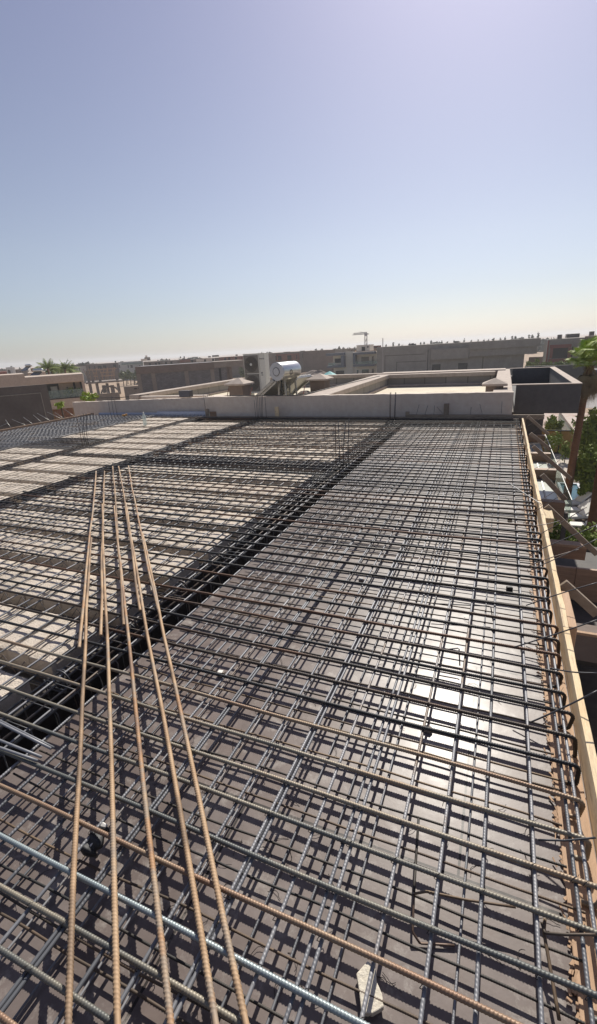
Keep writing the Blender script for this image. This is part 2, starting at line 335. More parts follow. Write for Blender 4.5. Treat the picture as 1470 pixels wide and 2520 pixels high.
# bars along Y
bm = {}
def bmesh_(r, z, seed, y0, y1, fineR, m, pitch=.012):
    key = (r, seed, y0, y1, m)
    if key not in bm:
        n = 70; yy = np.linspace(y0, y1, n); p = np.stack([wav(n, .007, seed+7), yy, wav(n, .002, seed+77)], 1); mb = MB()
        if fineR: ribbed(mb, p, r, (1,0,0), pitch, 10 if r > .005 else 6, near(fineR), off=(-.2, 0, z))
        else: mb.tube(p, r, 6, (1,0,0))
        bm[key] = mb.mesh('rebar', M[m], True)
    return bm[key]
xs = [.396, .36, .237, .08, -.065, -.213, -.378, -.40, -.53, -.70, -.715, -.86, -1.01, -1.17, -1.19, -1.33, -1.49, -1.64, -1.80, -1.93]
for i, x in enumerate(xs):
    o = obj('rebar', bmesh_(.0069, ZB, i % 4, -.9+.2*(i % 3 == 1), 11.4, 3.0, 'bar_grey'), None, 0, (x, 0, ZB-.001*(i % 2))); n_reb += 1
    o.rotation_euler.z = rad(random.uniform(-.12, .12))
    if i == 0: tag(o, 'grey bar threaded inside the hooked bar ends beside the yellow edge board', 'rebar')
    else: tag(o, 'grey ribbed bar running away from the camera over the glossy deck', 'rebar', 'grey bars running lengthwise over the deck')
x = -.33; i = 0
while x > -1.95:
    o = obj('thin_rebar', bmesh_(.0046, ZBb, i % 3, -.5, 11.2, 2.4, 'bar_grey', .0085), None, 0, (x, 0, ZBb)); n_reb += 1
    o.rotation_euler.z = rad(random.uniform(-.25, .25))
    tag(o, 'thin grey bottom bar running away from the camera close above the deck', 'rebar', 'thin lengthwise bottom bars over the deck')
    x -= .15+random.uniform(-.02, .02); i += 1
for x in (.245, .02): 
    o = obj('thin_rebar', bmesh_(.0046, ZBb, 1, -.5, 11.2, 2.4, 'bar_grey', .0085), None, 0, (x, 0, ZBb)); n_reb += 1
    tag(o, 'thin lengthwise bottom bar on the glare-lit right side of the deck', 'rebar', 'thin lengthwise bars right of the glare')
x = -2.08; i = 0
while x > -5.95:
    o = obj('rebar', bmesh_(.0064, ZB, i % 4, .2, 11.4, 0, 'bar_grey'), None, 0, (x, 0, ZB)); n_reb += 1
    o.rotation_euler.z = rad(random.uniform(-.15, .15))
    tag(o, 'grey bar running away over the pale hollow blocks left of the beam', 'rebar', 'grey lengthwise bars over the hollow blocks')
    x -= .165+random.uniform(-.015, .015)-(.07 if i % 5 == 2 else 0); i += 1
x = -6.15; i = 0
while x > -10.1:
    o = obj('thin_rebar', bmesh_(.0042, ZB, i % 3, 3.0, 11.9 if x < -8 else 11.2, 0, 'bar_thin'), None, 0, (x, 0, -.043)); n_reb += 1
    o.rotation_euler.z = rad(random.uniform(-.3, .3))
    tag(o, 'thin brown mesh bar lying on the bare pale block strips at left', 'rebar', 'thin lengthwise bars on the bare block strips')
    x -= .19+random.uniform(-.03, .03); i += 1
# sparse thin cross wires of the bare block bays
for i in range(14):
    y = 4.1+i*.52+random.uniform(-.1, .1); mb = MB(); n = 20; xx = np.linspace(-10.2 if (y > 8 or y < 7) else -8.4, -6.05, n)
    mb.tube(np.stack([xx, y+wav(n, .01, i), np.full(n, -.036)], 1), .0036, 5, (0,1,0)); o = mb.build('thin_rebar', M['bar_thin'], None, True); n_reb += 1
    tag(o, 'thin rusty wire bar crossing the bare pale block strips at left', 'rebar', 'thin cross bars on the bare block strips')
# dense far-left mat: beyond what one can count
mb = MB(); y = 3.6
while y < 12.0:
    n = 16; xx = np.linspace(-12.85, -10.1 if (y < 7.2 or y > 8.2) else -8.5, n)
    mb.tube(np.stack([xx, y+wav(n, .012, int(y*99)), -.03+wav(n, .006, int(y*77))], 1), .006, 5, (0,1,0)); y += .13
x = -12.8
while x < -10.1:
    mb.tube(np.array([[x, 3.2, -.045], [x+.01, 7.5, -.04], [x, 12.0, -.045]]), .006, 5, (1,0,0)); x += .14
y = 3.6
while y < 12.0: mb.tube(np.array([[-12.8, y, -.15], [-11.5, y+.02, -.15], [-10.1, y, -.15]]), .005, 4, (0,1,0)); y += .17
tag(mb.build('reinforcement_mesh', M['bar_grey'], None, True), 'dense grey reinforcement mesh over the far left corner of the slab', 'rebar mesh', kind='stuff')
mb = MB(); y = 7.3
while y < 8.15:
    mb.tube(np.array([[-10.1, y, -.03], [-9.3, y+.02, -.02], [-8.3, y, -.03]]), .006, 5, (0,1,0)); y += .10
for x in np.arange(-10.0, -8.3, .16): mb.tube(np.array([[x, 7.25, -.045], [x, 7.7, -.03], [x, 8.2, -.045]]), .005, 5, (1,0,0))
tag(mb.build('reinforcement_mesh', M['bar_thin'], None, True), 'tight brown rusty mesh band between bare block strips at left', 'rebar mesh', kind='stuff')
# loose rusty bars on top
ZL = ZA+.0195
nearb = [((160,2520),(225,1324)), ((289,2520),(253,1241)), ((415,2520),(282,1246)), ((527,2520),(310,1238)), ((612,2520),(350,1313))]
farb = [((196,1594),(237,1160)), ((247,1564),(257,1160)), ((306,1538),(278,1148)), ((348,1502),(293,1148)), ((387,1502),(315,1147))]
nm = ['leftmost', 'second from left', 'middle', 'fourth from left', 'rightmost']
for lst, where in ((nearb, 'near'), (farb, 'far')):
    for i, (a, b) in enumerate(lst):
        A = gz(*a, ZL); B = gz(*b, ZL); u = (B-A)/np.linalg.norm(B-A)
        if where == 'near': A = A-u*.7
        n = 40; t = np.linspace(0, 1, n)[:, None]; nrm = np.array([-u[1], u[0], 0]); P = A+(B-A)*t+nrm*wav(n, .007, i+(9 if where == 'far' else 0))[:, None]
        if where == 'near': P = P
        mb = MB(); ribbed(mb, P, .0098, (0,0,1), .0118, 14, near(3.6), amp=.24)
        o = mb.build('rebar', M['bar_rust'], None, True); n_reb += 1
        tag(o, f'{nm[i]} of the five loose orange rusty bars, {where} half, laid over the mesh', 'rebar')
# ------------------------------------------------------------------ beam cages, joist steel
def stirrup(mb, c, w, h, axis, r=.004, tails=.05):
    """closed link round c (bottom centre); axis 'x' or 'y' is the beam direction"""
    R = .012; pts = [(-w/2, h), (w/2, h), (w/2, 0), (-w/2, 0), (-w/2, h), (-w/2+tails, h-tails)]
    P = [(c[0]+a, c[1], c[2]+b) if axis == 'y' else (c[0], c[1]+a, c[2]+b) for a, b in pts]
    Q = []
    for k in range(len(P)-1):
        a = np.array(P[k]); b = np.array(P[k+1])
        for t in (.06, .5, .94): Q.append(a+(b-a)*t)
    mb.tube(Q, r, 5, (0,1,0) if axis == 'y' else (1,0,0)); return mb
def cage(name, label, axis, a0, a1, off, zb, w, h, step, group=None, m='bar_dark', nlong=4, tall=0):
    t = thing(name, label, 'beam cage', (0,0,0), 0, group)
    for k in range(nlong):
        o_ = -w/2+.015+(w-.03)*k/(nlong-1)
        for z in (zb+.015, zb+h-.012):
            P = np.array([[off+o_, a0, z], [off+o_, (a0+a1)/2, z+.004], [off+o_, a1, z]]) if axis == 'y' else np.array([[a0, off+o_, z], [(a0+a1)/2, off+o_, z+.004], [a1, off+o_, z]])
            MB().tube(P, .007, 6, (1,0,0) if axis == 'y' else (0,1,0)).build('long_bar', M[m], t, True)
    q = a0+.05; proto = None
    while q < a1:
        c = (0, 0, zb); 
        if proto is None:
            proto = stirrup(MB(), c, w, h+tall, axis).mesh('stirrup', M[m], True)
        s = obj('stirrup', proto, t, 0, (off, q, 0) if axis == 'y' else (q, off, 0)); s.rotation_euler = (random.uniform(-.06, .06), random.uniform(-.04, .04), random.uniform(-.05, .05))
        s.location.z += random.uniform(-.01, .012)
        q += step
    return t
cage('beam_cage', 'deep dark stirrup cage sunk in the long beam trench right of the blocks', 'y', .2, 11.3, -2.21, -.46, .28, .40, .15, m='bar_mid')
cage('beam_cage', 'flat reinforcing cage of the beam left of the hollow block bay', 'y', 3.2, 11.2, -6.17, -.20, .24, .15, .16, nlong=3)
cage('beam_cage', 'flat reinforcing cage between the two bare strips of pale blocks', 'y', 4.4, 11.8, -8.31, -.20, .26, .15, .13, nlong=3)
cage('beam_cage', 'cross beam cage of upright links left of the four tall column bars', 'x', -5.95, -2.45, 6.50, -.20, .30, .17, .075, nlong=4, tall=.03)
cage('beam_cage', 'cross beam cage in the dark gap between bare block strips', 'x', -8.15, -6.35, 6.83, -.20, .34, .14, .12, nlong=4)
# starter bars
def starters(label, px_bottom, px_tops, Y, dy=.0):
    b = at(*px_bottom, Y); t = thing('column_starter_bars', label, 'starter bars', (b[0], Y, 0))
    for (bx, tx, ty, yo) in px_tops:
        Q = at(tx, ty, Y+yo); x0 = at(bx, px_bottom[1], Y+yo)[0]
        P = np.array([[x0-b[0], yo, -.2], [x0-b[0]+.003, yo, .2], [Q[0]-b[0], yo, Q[2]]])
        MB().tube(P, .0062, 6, (1,0,0)).build('bar', M['bar_dark'], t, True)
    return t
starters('four tall rusty vertical bars rising at the beam crossing in mid slab', (840,1135), [(827,825.5,1043,0), (836,832.7,1035,.14), (845,851,1040,0), (857,859.5,1031,.14)], 6.72)
starters('four dark vertical bars rising from the slab at the far left', (210,1093), [(203,188.5,1022,0), (209,200,1021,.12), (213,205,1017,.0), (218,212,1017,.14)], 7.45)
starters('cluster of seven thin vertical bars against the beige wall, left of centre', (640,1028), [(629.5,625.6,984,0), (634,630,976,.1), (637,634,975,0), (641,640,978,.15), (644,645,973,0), (647,647,972,.12), (656,652,975,.1)], 11.3)
starters('group of dark vertical bars beside the wooden post form at the wall foot', (515,1018), [(507,501,971,0), (511,505,973,.1), (516,510,969,0), (521,517,970,.12), (525,521,973,.1), (528,525,974,0)], 12.0)
starters('pair of double vertical bars in front of the beige wall, right of centre', (965,1026), [(959,960.5,966,0), (961,962.5,965,.05), (971,973.5,965,0), (972.5,975,966,.05)], 11.3)
starters('three thin vertical bars in front of the left end of the beige wall', (280,1018), [(272,265,979,0), (280,274,974,.08), (288,280,978,.03)], 12.0)
# joist steel in the gaps of the block bay, hooked up at the beam
ROW2 = 3.95-.59*6            # front edge of the first row in the middle bay
def joist_steel():
    t = thing('joist_bars', 'hooked steel of a dark rib between pale block rows, curling up at the beam', 'rib bars', (0,0,0), 0, 'hooked rib bars between the block rows')
    for k, (dy, r) in enumerate(((-.03,.055), (0,.07), (.03,.05))):
        a = np.linspace(-math.pi/2, math.pi*.62, 10); hk = np.stack([-2.26-.02*k+r*np.cos(a), np.full(10, dy), -.10+r*1.05*np.sin(a)+.0], 1)
        P = np.vstack([[[-5.9, dy, -.17], [-4, dy, -.165]], hk])
        MB().tube(P, .0062, 6, (0,1,0)).build('bar', M['bar_dark'], t, True)
    P = []; x = -5.9
    while x < -2.5: P += [(x, .0, -.16), (x+.1, .01, -.045)]; x += .2
    MB().tube(np.array(P), .003, 4, (0,1,0)).build('lattice', M['bar_dark'], t, True)
    return t
j0 = joist_steel(); gap_y = []
for k in range(19):
    y = ROW2-.075+.59*k+(.1 if k > 9 else 0)
    if 6.2 < y < 6.8 or y > 11.2: continue
    gap_y.append(y)
for k, y in enumerate(gap_y):
    if k == 0: j0.location.y = y
    else: dup(j0, (0, y, random.uniform(-.008, .01)))
# ------------------------------------------------------------------ hollow blocks
def block_mesh(seed):
    r = np.random.RandomState(seed); nx, ny = 6, 10; W, L_, h = .192, .435, .158; v = []; f = []
    for i in range(nx+1):
        for j in range(ny+1):
            x = W*(i/nx-.5); y = L_*(j/ny-.5); e = (i in (0, nx)) or (j in (0, ny))
            if e: x *= 1-r.rand()*.045; y *= 1-r.rand()*.02
            v.append((x, y, -(.004+r.rand()*.008 if e else r.rand()*.0025)))
    for i in range(nx):
        for j in range(ny): a = i*(ny+1)+j; f.append((a, a+ny+1, a+ny+2, a+1))
    mb = MB().add(v, f)
    ring = [i*(ny+1) for i in range(nx+1)]+[nx*(ny+1)+j for j in range(1, ny+1)]+[i*(ny+1)+ny for i in range(nx-1, -1, -1)]+[j for j in range(ny-1, 0, -1)]
    b0 = mb.n; mb.add([(np.clip(v[q][0]*1.02, -W/2, W/2), np.clip(v[q][1]*1.01, -L_/2, L_/2), -h) for q in ring], [])
    n = len(ring)
    for q in range(n): mb.f.append((ring[q], b0+q, b0+(q+1) % n, ring[(q+1) % n]))
    mb.f.append(tuple(b0+q for q in range(n)))
    # two hollow cells showing as dark mouths on the end faces
    for sx in (-1, 1):
        for yy in (-.105, .105): mb.box(sx*(W/2-.001)-.0008, sx*(W/2-.001)+.0016, yy-.07, yy+.07, -.13, -.045)
    return mb.mesh('hollow_block', M['block'])
bms = [block_mesh(s) for s in range(5)]
spots = []
for k in range(19):                                    # middle bay
    y = ROW2+.59*k+.2175+(.1 if k > 9 else 0)
    if 6.2 < y < 6.85 or y > 11.1: continue
    for q in range(17): spots.append((-2.56-.2*q, y, 'mid'))
for k in range(14):                                    # strip bay
    y = 4.35-.59+.59*k+.2175
    if y > 6.56: y += .13+.02
    if 6.6 < y < 7.0 or y > 11.2: continue
    if 6.56 < y < 7.05: continue
    for q in range(9): spots.append((-6.44-.2*q, y, 'strip'))
for y in [4.55, 5.14, 5.72, 6.31, 6.86, 8.50, 9.08, 9.66, 10.24, 10.82, 11.4]:
    for q in range(8): spots.append((-8.62-.2*q, y, 'left'))
vis = [s for s in spots if inframe((s[0], s[1], -.05), 10)]; hid = [s for s in spots if s not in vis]
vis.sort(key=lambda s: s[0]**2+s[1]**2)
LB = {'mid': ('grey hollow block under the mesh between the beam trench and the bare strips', 'hollow blocks of the middle bay under the mesh'),
      'strip': ('pale hollow block in the bare strips left of the meshed bay', 'hollow blocks of the bare strips'),
      'left': ('pale hollow block of the outer strips by the far left mesh', 'hollow blocks of the outer strips')}
for n, (x, y, b) in enumerate(vis[:300]):
    o = obj('hollow_block', bms[n % 5], None, 0, (x+random.uniform(-.002, .002), y+random.uniform(-.006, .006), -.0575+random.uniform(-.003, .002)))
    o.rotation_euler = (random.uniform(-.006, .006), random.uniform(-.006, .006), random.choice((0, math.pi))+random.uniform(-.008, .008))
    tag(o, LB[b][0], 'hollow block', LB[b][1])
rest = vis[300:]+hid; mb = MB()
bv = [np.array([v.co for v in m.vertices]) for m in bms]; bf = [[tuple(p.vertices) for p in m.polygons] for m in bms]
for n, (x, y, b) in enumerate(rest): mb.add(bv[n % 5]+np.array([x, y, -.0575+random.uniform(-.003, .002)]), bf[n % 5])
tag(mb.build('hollow_blocks', M['block']), 'farther pale hollow blocks laid in strips towards the far end of the slab', 'hollow blocks', kind='stuff')
# ------------------------------------------------------------------ formwork
S = 'structure'
deck = MB().box(-2.03, .50, -1.4, 11.42, -.17, -.15).build('deck', M['deck']); tag(deck, kind=None, label='glossy dark brown plywood formwork deck under the right half of the mesh', cat='formwork deck')
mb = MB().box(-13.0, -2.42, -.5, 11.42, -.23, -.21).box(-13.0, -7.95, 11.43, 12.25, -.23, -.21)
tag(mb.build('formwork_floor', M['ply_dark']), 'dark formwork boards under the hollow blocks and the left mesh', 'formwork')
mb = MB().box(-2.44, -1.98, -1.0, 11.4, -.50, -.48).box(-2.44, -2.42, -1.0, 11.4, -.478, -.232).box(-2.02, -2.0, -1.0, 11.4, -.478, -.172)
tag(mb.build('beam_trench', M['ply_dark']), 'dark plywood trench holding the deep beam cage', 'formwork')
# the storey below, so nothing floats
mb = MB().box(-12.9, .30, -1.3, 11.3, -6.4, -.62)
tag(mb.build('house_body', M['wall_beige']), 'walls of the house under construction below the slab', 'house')
# edge boards
segs = [(-1.4, 2.86, 0, 0), (2.865, 5.42, .003, -.002), (5.43, 8.3, -.002, .004), (8.305, 11.46, .004, -.003)]
wh = ['nearest', 'second', 'third', 'farthest']
for (y0, y1, dx, dz), w_ in zip(segs, wh):
    n = max(int((y1-y0)/.12), 4); yy = np.linspace(y0, y1, n); mb = MB(); v = []
    for q in yy:
        j = random.uniform(-.0025, .0025); k = random.uniform(-.004, .002)
        v += [(.470+dx, q, -.17), (.501+dx+j, q, -.17), (.501+dx+j, q, dz+k), (.470+dx+j*.4, q, dz+k*.7)]
    f = [(3,2,1,0), tuple(4*(n-1)+q for q in range(4))]
    for q in range(n-1):
        for a in range(4): b = (a+1) % 4; f.append((4*q+a, 4*q+b, 4*q+4+b, 4*q+4+a))
    tag(mb.add(v, f).build('edge_board', M['wood'], None), f'{w_} yellow pine board standing along the right slab edge', 'board')
for k, (y0, y1) in enumerate([(-1.3, 1.9), (1.91, 4.8), (4.81, 7.6), (7.61, 11.35)]):
    tag(MB().box(.352, .464, y0, y1, -.149, -.134-.002*(k % 2)).build('ledger_plank', M['wood_pink'], None, bevel=.002), f'{wh[k]} flat pinkish plank on the deck beside the edge board', 'plank')
tag(MB().box(-7.9, .56, 11.43, 11.47, -.2, .012).build('edge_board', M['wood_grey']), 'thin pale board along the far slab edge below the beige wall', 'board')
tag(MB().box(-2.0, .92, 11.475, 11.52, -.04, .06).build('edge_board', M['wood_grey']), 'grey plank at the far right corner reaching past the slab edge', 'board')
tag(MB().box(-12.97, -12.93, 2.6, 12.2, -.23, .01).build('edge_board', M['wood_pink']), 'pale board along the far left slab edge', 'board')
# splinters between deck and plank
mb = MB(); 
for k in range(330):
    y = random.uniform(.3, 8) if k > 150 else random.uniform(.5, 3); x = .352+random.gauss(0, .008); L_ = random.uniform(.006, .035); a = random.gauss(0, .5)
    d = np.array([math.sin(a), math.cos(a), random.uniform(-.1, .25)])*L_
    mb.beam((x, y, -.140), tuple(np.array((x, y, -.139))+d), random.uniform(.003, .010), random.uniform(.002, .006))
tag(mb.build('wood_splinters', M['wood_pink']), 'torn wood splinters and crumbs along the plank joint', 'splinters', kind='stuff')
# raking props of the edge board
proto = None
props = [((385,120),(710,385),10.6), ((440,370),(740,610),9.2), ((480,560),(1040,1040),8.2), ((590,980),(960,1350),6.2), ((650,1440),(1427,2150),5.3)]
def z6(x, y): return ((1900+x/3.878)/1.5429, (1550+y/3.878)/1.5429)
def z7(x, y): return ((1900+x/3.36)/1.5429, (2150+y/3.36)/1.5429)
desc = ['farthest', 'second farthest', 'long pale', 'short dark', 'longest grey']
for (a, b, Y), d_ in zip(props, desc):
    A = at(*z6(*a), Y); B = at(*z6(*b), Y); A[0] = max(A[0], .545)
    mb = MB().beam(A, B, .058, .03, up=(0,1,0)); tag(mb.build('raking_prop', M['wood_grey'], None, bevel=.004), f'{d_} timber prop raking down outside the right edge board', 'prop')
A = at(*z7(800,215), 3.62); B = at(*z7(1236,610), 3.62); A[0] = max(A[0], .55)
tag(MB().beam(A, B, .07, .035, up=(0,1,0)).build('raking_prop', M['wood_grey'], None, bevel=.004), 'nearest timber prop raking down outside the right edge board', 'prop')
tag(MB().box(.512, .560, 2.92, 3.40, -.20, -.03).build('timber_cleat', M['wood_pink'], None, bevel=.006), 'short pale timber block nailed outside the edge board near the nearest prop', 'timber')
tag(MB().box(.512, .60, 5.0, 5.28, -.2, -.05).build('timber_cleat', M['wood'], None, bevel=.006), 'square wooden block on the outside of the edge board above the loungers', 'timber')
# thin rods over the right edge
rods = [((490,1400),(890,1165),5.5), ((480,1540),(1100,1140),5.0), ((470,1730),(880,1655),4.4), ((440,1930),(1275,1455),3.9), ((450,2140),(1427,1720),3.4),
        ((470,2370),(1427,1925),3.0), ((360,2350),(1160,2080),3.1), ((350,1095),(500,940),6.6), ((420,1110),(900,740),6.9), ((400,950),(870,705),7.6), ((380,800),(800,520),8.6), ((390,690),(780,480),9.2), ((380,540),(740,470),9.6), ((390,400),(700,200),10.2), ((360,290),(650,120),10.7)]
rods7 = [((330,500),(1236,210),3.0), ((170,1035),(1236,685),2.35), ((640,1300),(1236,1362),2.1), ((390,1990),(1236,1590),1.75)]
def rod(A, B, r=.0032):
    n = 12; t = np.linspace(0, 1, n)[:, None]; P = A+(B-A)*t; P[:, 2] += .012*np.sin(t[:, 0]*math.pi)*random.uniform(-1, 1)
    o = MB().tube(P, r, 5, (0,1,0)).build('tie_rod', M['bar_dark'], None, True)
    tag(o, 'thin dark tie rod sticking out over the yellow edge board', 'tie rod', 'thin rods sticking out over the right edge')
for a, b, Y in rods: rod(at(*z6(*a), Y), at(*z6(*b), Y+.1))
for a, b, Y in rods7: rod(at(*z7(*a), Y), at(*z7(*b), Y+.05), .0036)
# rods at left edge and at beige wall
for k, (a, b) in enumerate([((26,1068),(18,1042)), ((0,1047),(17,1060)), ((35,1054),(14,1033)), ((60,1047),(30,1032)), ((80,1044),(58,1027)), ((102,1040),(82,1021)), ((119,1036),(92,1017)), ((140,1031),(116,1014)), ((155,1030),(135,1015)), ((178,1025),(160,1008))]):
    A = gz(*a, 0); A[0] = -12.95; Q = at(b[0], b[1], A[1]+.1)
    o = MB().tube(np.array([A, (A+Q)/2, Q]), .006, 5, (0,1,0)).build('tie_rod', M['galv'], None, True)
    tag(o, 'thin light rod leaning outward from the left slab edge', 'tie rod', 'thin rods leaning out over the left edge')
for a, b in [((1025,1021),(1032,995)), ((1046,1021),(1053,998)), ((1068,1021),(1070,998)), ((1090,1018),(1075,1001)), ((1158,1020),(1160,1002)), ((1187,1019),(1181,994)), ((1234,1018),(1236,988)), ((1264,1013),(1269,986))]:
    A = at(*a, 11.5); Q = at(*b, 11.55); o = MB().tube(np.array([A, (A+Q)/2, Q]), .004, 5, (0,1,0)).build('tie_rod', M['bar_dark'], None, True)
    tag(o, 'thin upright wire rod standing before the beige wall near its right end', 'tie rod', 'thin wire rods before the beige wall')
# posts / stakes
def post(name, label, px, w, y, m, topx=0):
    b = at(px[0], px[2], y); t = at(px[0]+topx, px[1], y); hw = w/2
    return tag(MB().box(b[0]-hw, b[0]+hw, y-.02, y+.02, b[2]-.1, t[2]).build(name, m, None, bevel=.003), label, 'stake')
post('wooden_stake', 'yellow-sided wooden post upright before the beige wall', (683, 1001, 1028), .11, 11.5, M['wood'])
o = post('wooden_stake', 'tall brown split stake before the beige wall at right', (1098, 993, 1024), .12, 11.54, M['wood_grey'])
post('wooden_stake', 'short brown stub of wood at the far slab edge', (1003, 1013, 1024), .09, 11.54, M['wood_grey'])
t = thing('post_form', 'wooden box form around the bars at the foot of the beige wall', 'form box', (at(518,1020,11.9)[0], 11.9, 0))
MB().box(-.14, -.03, -.05, -.02, -.1, .17).build('board', M['wood_grey'], t); MB().box(.02, .25, -.05, -.02, -.1, .09).build('board', M['ply_brown'], t); MB().box(.252, .28, -.05, .3, -.1, .12).build('board', M['ply_brown'], t)
# foam strip and membrane
a = at(245,1019,12.3); b = at(520,1014,12.3)
tag(MB().box(a[0], b[0], 12.27, 12.33, -.12, .0).build('foam_strip', M['blue']), 'long pale blue foam strip lying along the foot of the beige wall', 'foam strip')
tag(MB().box(b[0]-2.0, b[0]+.35, 12.20, 12.262, -.12, .045).build('foam_strip', M['blue']), 'thicker pale blue foam piece near the wooden post form', 'foam strip')
mb = MB()
for k in range(90):
    x = a[0]+(b[0]-a[0])*k/90; mb.tube(np.array([[x, 12.1, -.2], [x+.02, 12.12, -.02-.02*random.random()]]), .008, 4, (0,1,0))
tag(mb.build('edge_links', M['blackmembrane']), 'dark row of closely set links at the far left slab edge', 'links', kind='stuff')
# ------------------------------------------------------------------ small items on the slab
p = gz(358, 1046, -.045); t = thing('plastic_bottle', 'clear plastic bottle standing on the pale blocks near the far left', 'bottle', (p[0], p[1], -.045))
def lathe(prof, seg=16):
    v = []; n = len(prof)
    for r, z in prof:
        for k in range(seg): v.append((r*math.cos(2*math.pi*k/seg), r*math.sin(2*math.pi*k/seg), z))
    f = []
    for i in range(n-1):
        for k in range(seg): q = (k+1) % seg; f.append((i*seg+k, i*seg+q, (i+1)*seg+q, (i+1)*seg+k))
    f.append(tuple(range(seg))[::-1]); f.append(tuple((n-1)*seg+k for k in range(seg)))
    return MB().add(v, f)
lathe([(.045,0), (.05,.02), (.047,.12), (.05,.2), (.045,.25), (.018,.31), (.014,.33)]).build('body', M['plastic'], t, True)
lathe([(.017,.33), (.017,.355)]).build('cap', M['paint_white'], t)
p = gz(308, 1025, -.03); o = MB().box(-.10, .03, -.03, .03, 0, .05).box(.03, .10, -.02, .02, .02, .08).box(-.02, .02, -.05, .05, .03, .06).build('safety_strap', M['orange'], None, bevel=.01, loc=(p[0], p[1], -.02)); tag(o, 'small orange plastic piece lying on the far left mesh', 'plastic piece')
# broken plaster shard bottom right
def sh(px, py): q = gz(px, py, -.128); return (q[0], q[1])
pts = [sh(877,2400), sh(890,2385), sh(905,2368), sh(925,2383), sh(928,2420), sh(941,2450), sh(945,2482), sh(918,2498), sh(890,2497), sh(884,2440)]
tag(MB().poly([(x, y, -.139) for x, y in pts], (.0, .0, .020)).build('plaster_shard', M['shard'], None, bevel=.003), 'broken cream plaster shard lying under the bars at bottom right', 'plaster shard')
# glove-like black item
A = gz(212, 2105, -.085); B = gz(262, 2035, -.055); t = thing('work_glove', 'crumpled black work glove with white patches caught under the near left bars', 'glove', (0,0,0))
u = (B-A); u /= np.linalg.norm(u); sd = np.array([-u[1], u[0], 0])
mb = MB(); P = []; rr = []
for k, q in enumerate(np.linspace(0, 1, 14)):
    P.append(A+(B-A)*q+sd*.004*math.sin(q*7)); w = .024*(1-.75*abs(q-.28)**1.2)+.006*math.sin(q*15); w *= .55 if k in (0, 13) else 1
    rr.append([w*1.4*(1+.18*math.cos(3*th+q*4)) for th in np.arange(12)/12*2*math.pi])
mb.tube(np.array(P), .02, 12, (0,0,1), np.array(rr)).build('palm', M['black'], t, True)
for k in range(2):
    a_ = A+(B-A)*.12+sd*(-.006+.016*k)+np.array([0,0,.021]); b_ = a_+u*.035
    MB().beam(a_, b_, .005, .004).build('stripe', M['paint_white'], t)
MB().beam(A+(B-A)*.85+np.array([0,0,.017]), B+np.array([0,0,.02]), .026, .01).build('cuff', M['paint_white'], t, bevel=.003)
for k, ((x, y), lab) in enumerate([((545,1660), 'small white-topped spacer block under the bars near the centre'), ((890,1430), 'small pale spacer block on the deck right of the beam'), ((1254,1450), 'small black spacer block near the right edge board'), ((1255,1280), 'far black spacer block near the right edge board')]):
    q = gz(x, y, -.14); dk = k >= 2
    t = thing('spacer_block', lab, 'spacer block', (q[0], q[1], -.15), random.uniform(-.4, .4)); MB().box(-.022, .022, -.014, .014, 0, .03).build('body', M['black' if dk else 'concrete'], t, bevel=.003)
    MB().box(-.018, .012, -.012, .012, .0301, .034).build('top_face', M['black' if dk else 'paint_white'], t)
q = gz(1052, 1795, -.14); tag(MB().poly([(-.02,-.012,0), (.012,-.018,0), (.024,.005,0), (.0,.022,0), (-.018,.012,0)], (.004,0,.022)).build('stone_chip', M['concrete'], None, bevel=.003, loc=(q[0], q[1], -.149)), 'grey stone chip on the deck in the sun glare', 'stone')
# bent stirrup lying in the mat bottom right
def polyrod(name, label, pts, r, m, normal=(0,0,1), cat='bent bar'):
    P = []
    pts = [np.array(q, float) for q in pts]
    for k in range(len(pts)-1):
        for s_ in (.04, .35, .65, .96): P.append(pts[k]+(pts[k+1]-pts[k])*s_)
    return tag(MB().tube(P, r, 7, normal).build(name, M[m], None, True), label, cat)
z1 = lambda x, y: ((1000+x/1.1593)/1.5429, (2900+y/1.1593)/1.5429)
polyrod('bent_bar', 'rusty bar bent into a corner lying between bars in the right foreground', [gz(*z1(684,235), -.05), gz(*z1(672,420), -.08), gz(*z1(663,568), -.08)], .005, 'bar_thin', (1,0,0))
polyrod('bent_bar', 'thin rusty bar crossing askew under the right foreground bars', [gz(*z1(663,572), -.085), gz(*z1(720,562), -.08), gz(*z1(900,600), -.075), gz(*z1(1120,632), -.07)], .0042, 'bar_thin', (0,1,0))
polyrod('bent_bar', 'dark hooked bar with a rounded foot standing in the right foreground', [gz(*z1(664,570), -.09), gz(*z1(657,740), -.12), gz(*z1(690,790), -.14), gz(*z1(850,800), -.14)], .004, 'bar_dark', (1,0,0))
polyrod('bent_bar', 'twisted rusty rod rising steeply near the board in the bottom right corner', [gz(*z1(1240,680), -.05), gz(*z1(1235,740), -.06), gz(*z1(1260,880), -.08), gz(*z1(1305,1140), -.1)], .0052, 'bar_thin', (1,0,0))
polyrod('bent_bar', 'dark rod running off level over the edge board at lower right', [gz(*z1(1205,335), -.03), gz(*z1(1330,338), -.01), gz(*z1(1469,325), .02)], .0035, 'bar_dark', (0,1,0))
polyrod('bent_bar', 'rusty rod curving to the edge board in the bottom right corner', [gz(*z1(1225,700), -.06), gz(*z1(1240,745), -.05), gz(*z1(1330,752), -.03), gz(*z1(1469,752), -.01)], .0042, 'bar_thin', (0,1,0))
polyrod('bent_bar', 'dark hooked bar end curling between bars left of the glare', [gz(1085,1600,-.05), gz(1130,1595,-.03), gz(1132,1640,-.1)], .004, 'bar_dark', (1,0,0))
polyrod('bent_bar', 'dark hooked bar end lying in mid deck', [gz(1060,1385+100,-.05), gz(1208,1492,-.05), gz(1214,1530,-.1)], .004, 'bar_dark', (0,1,0))
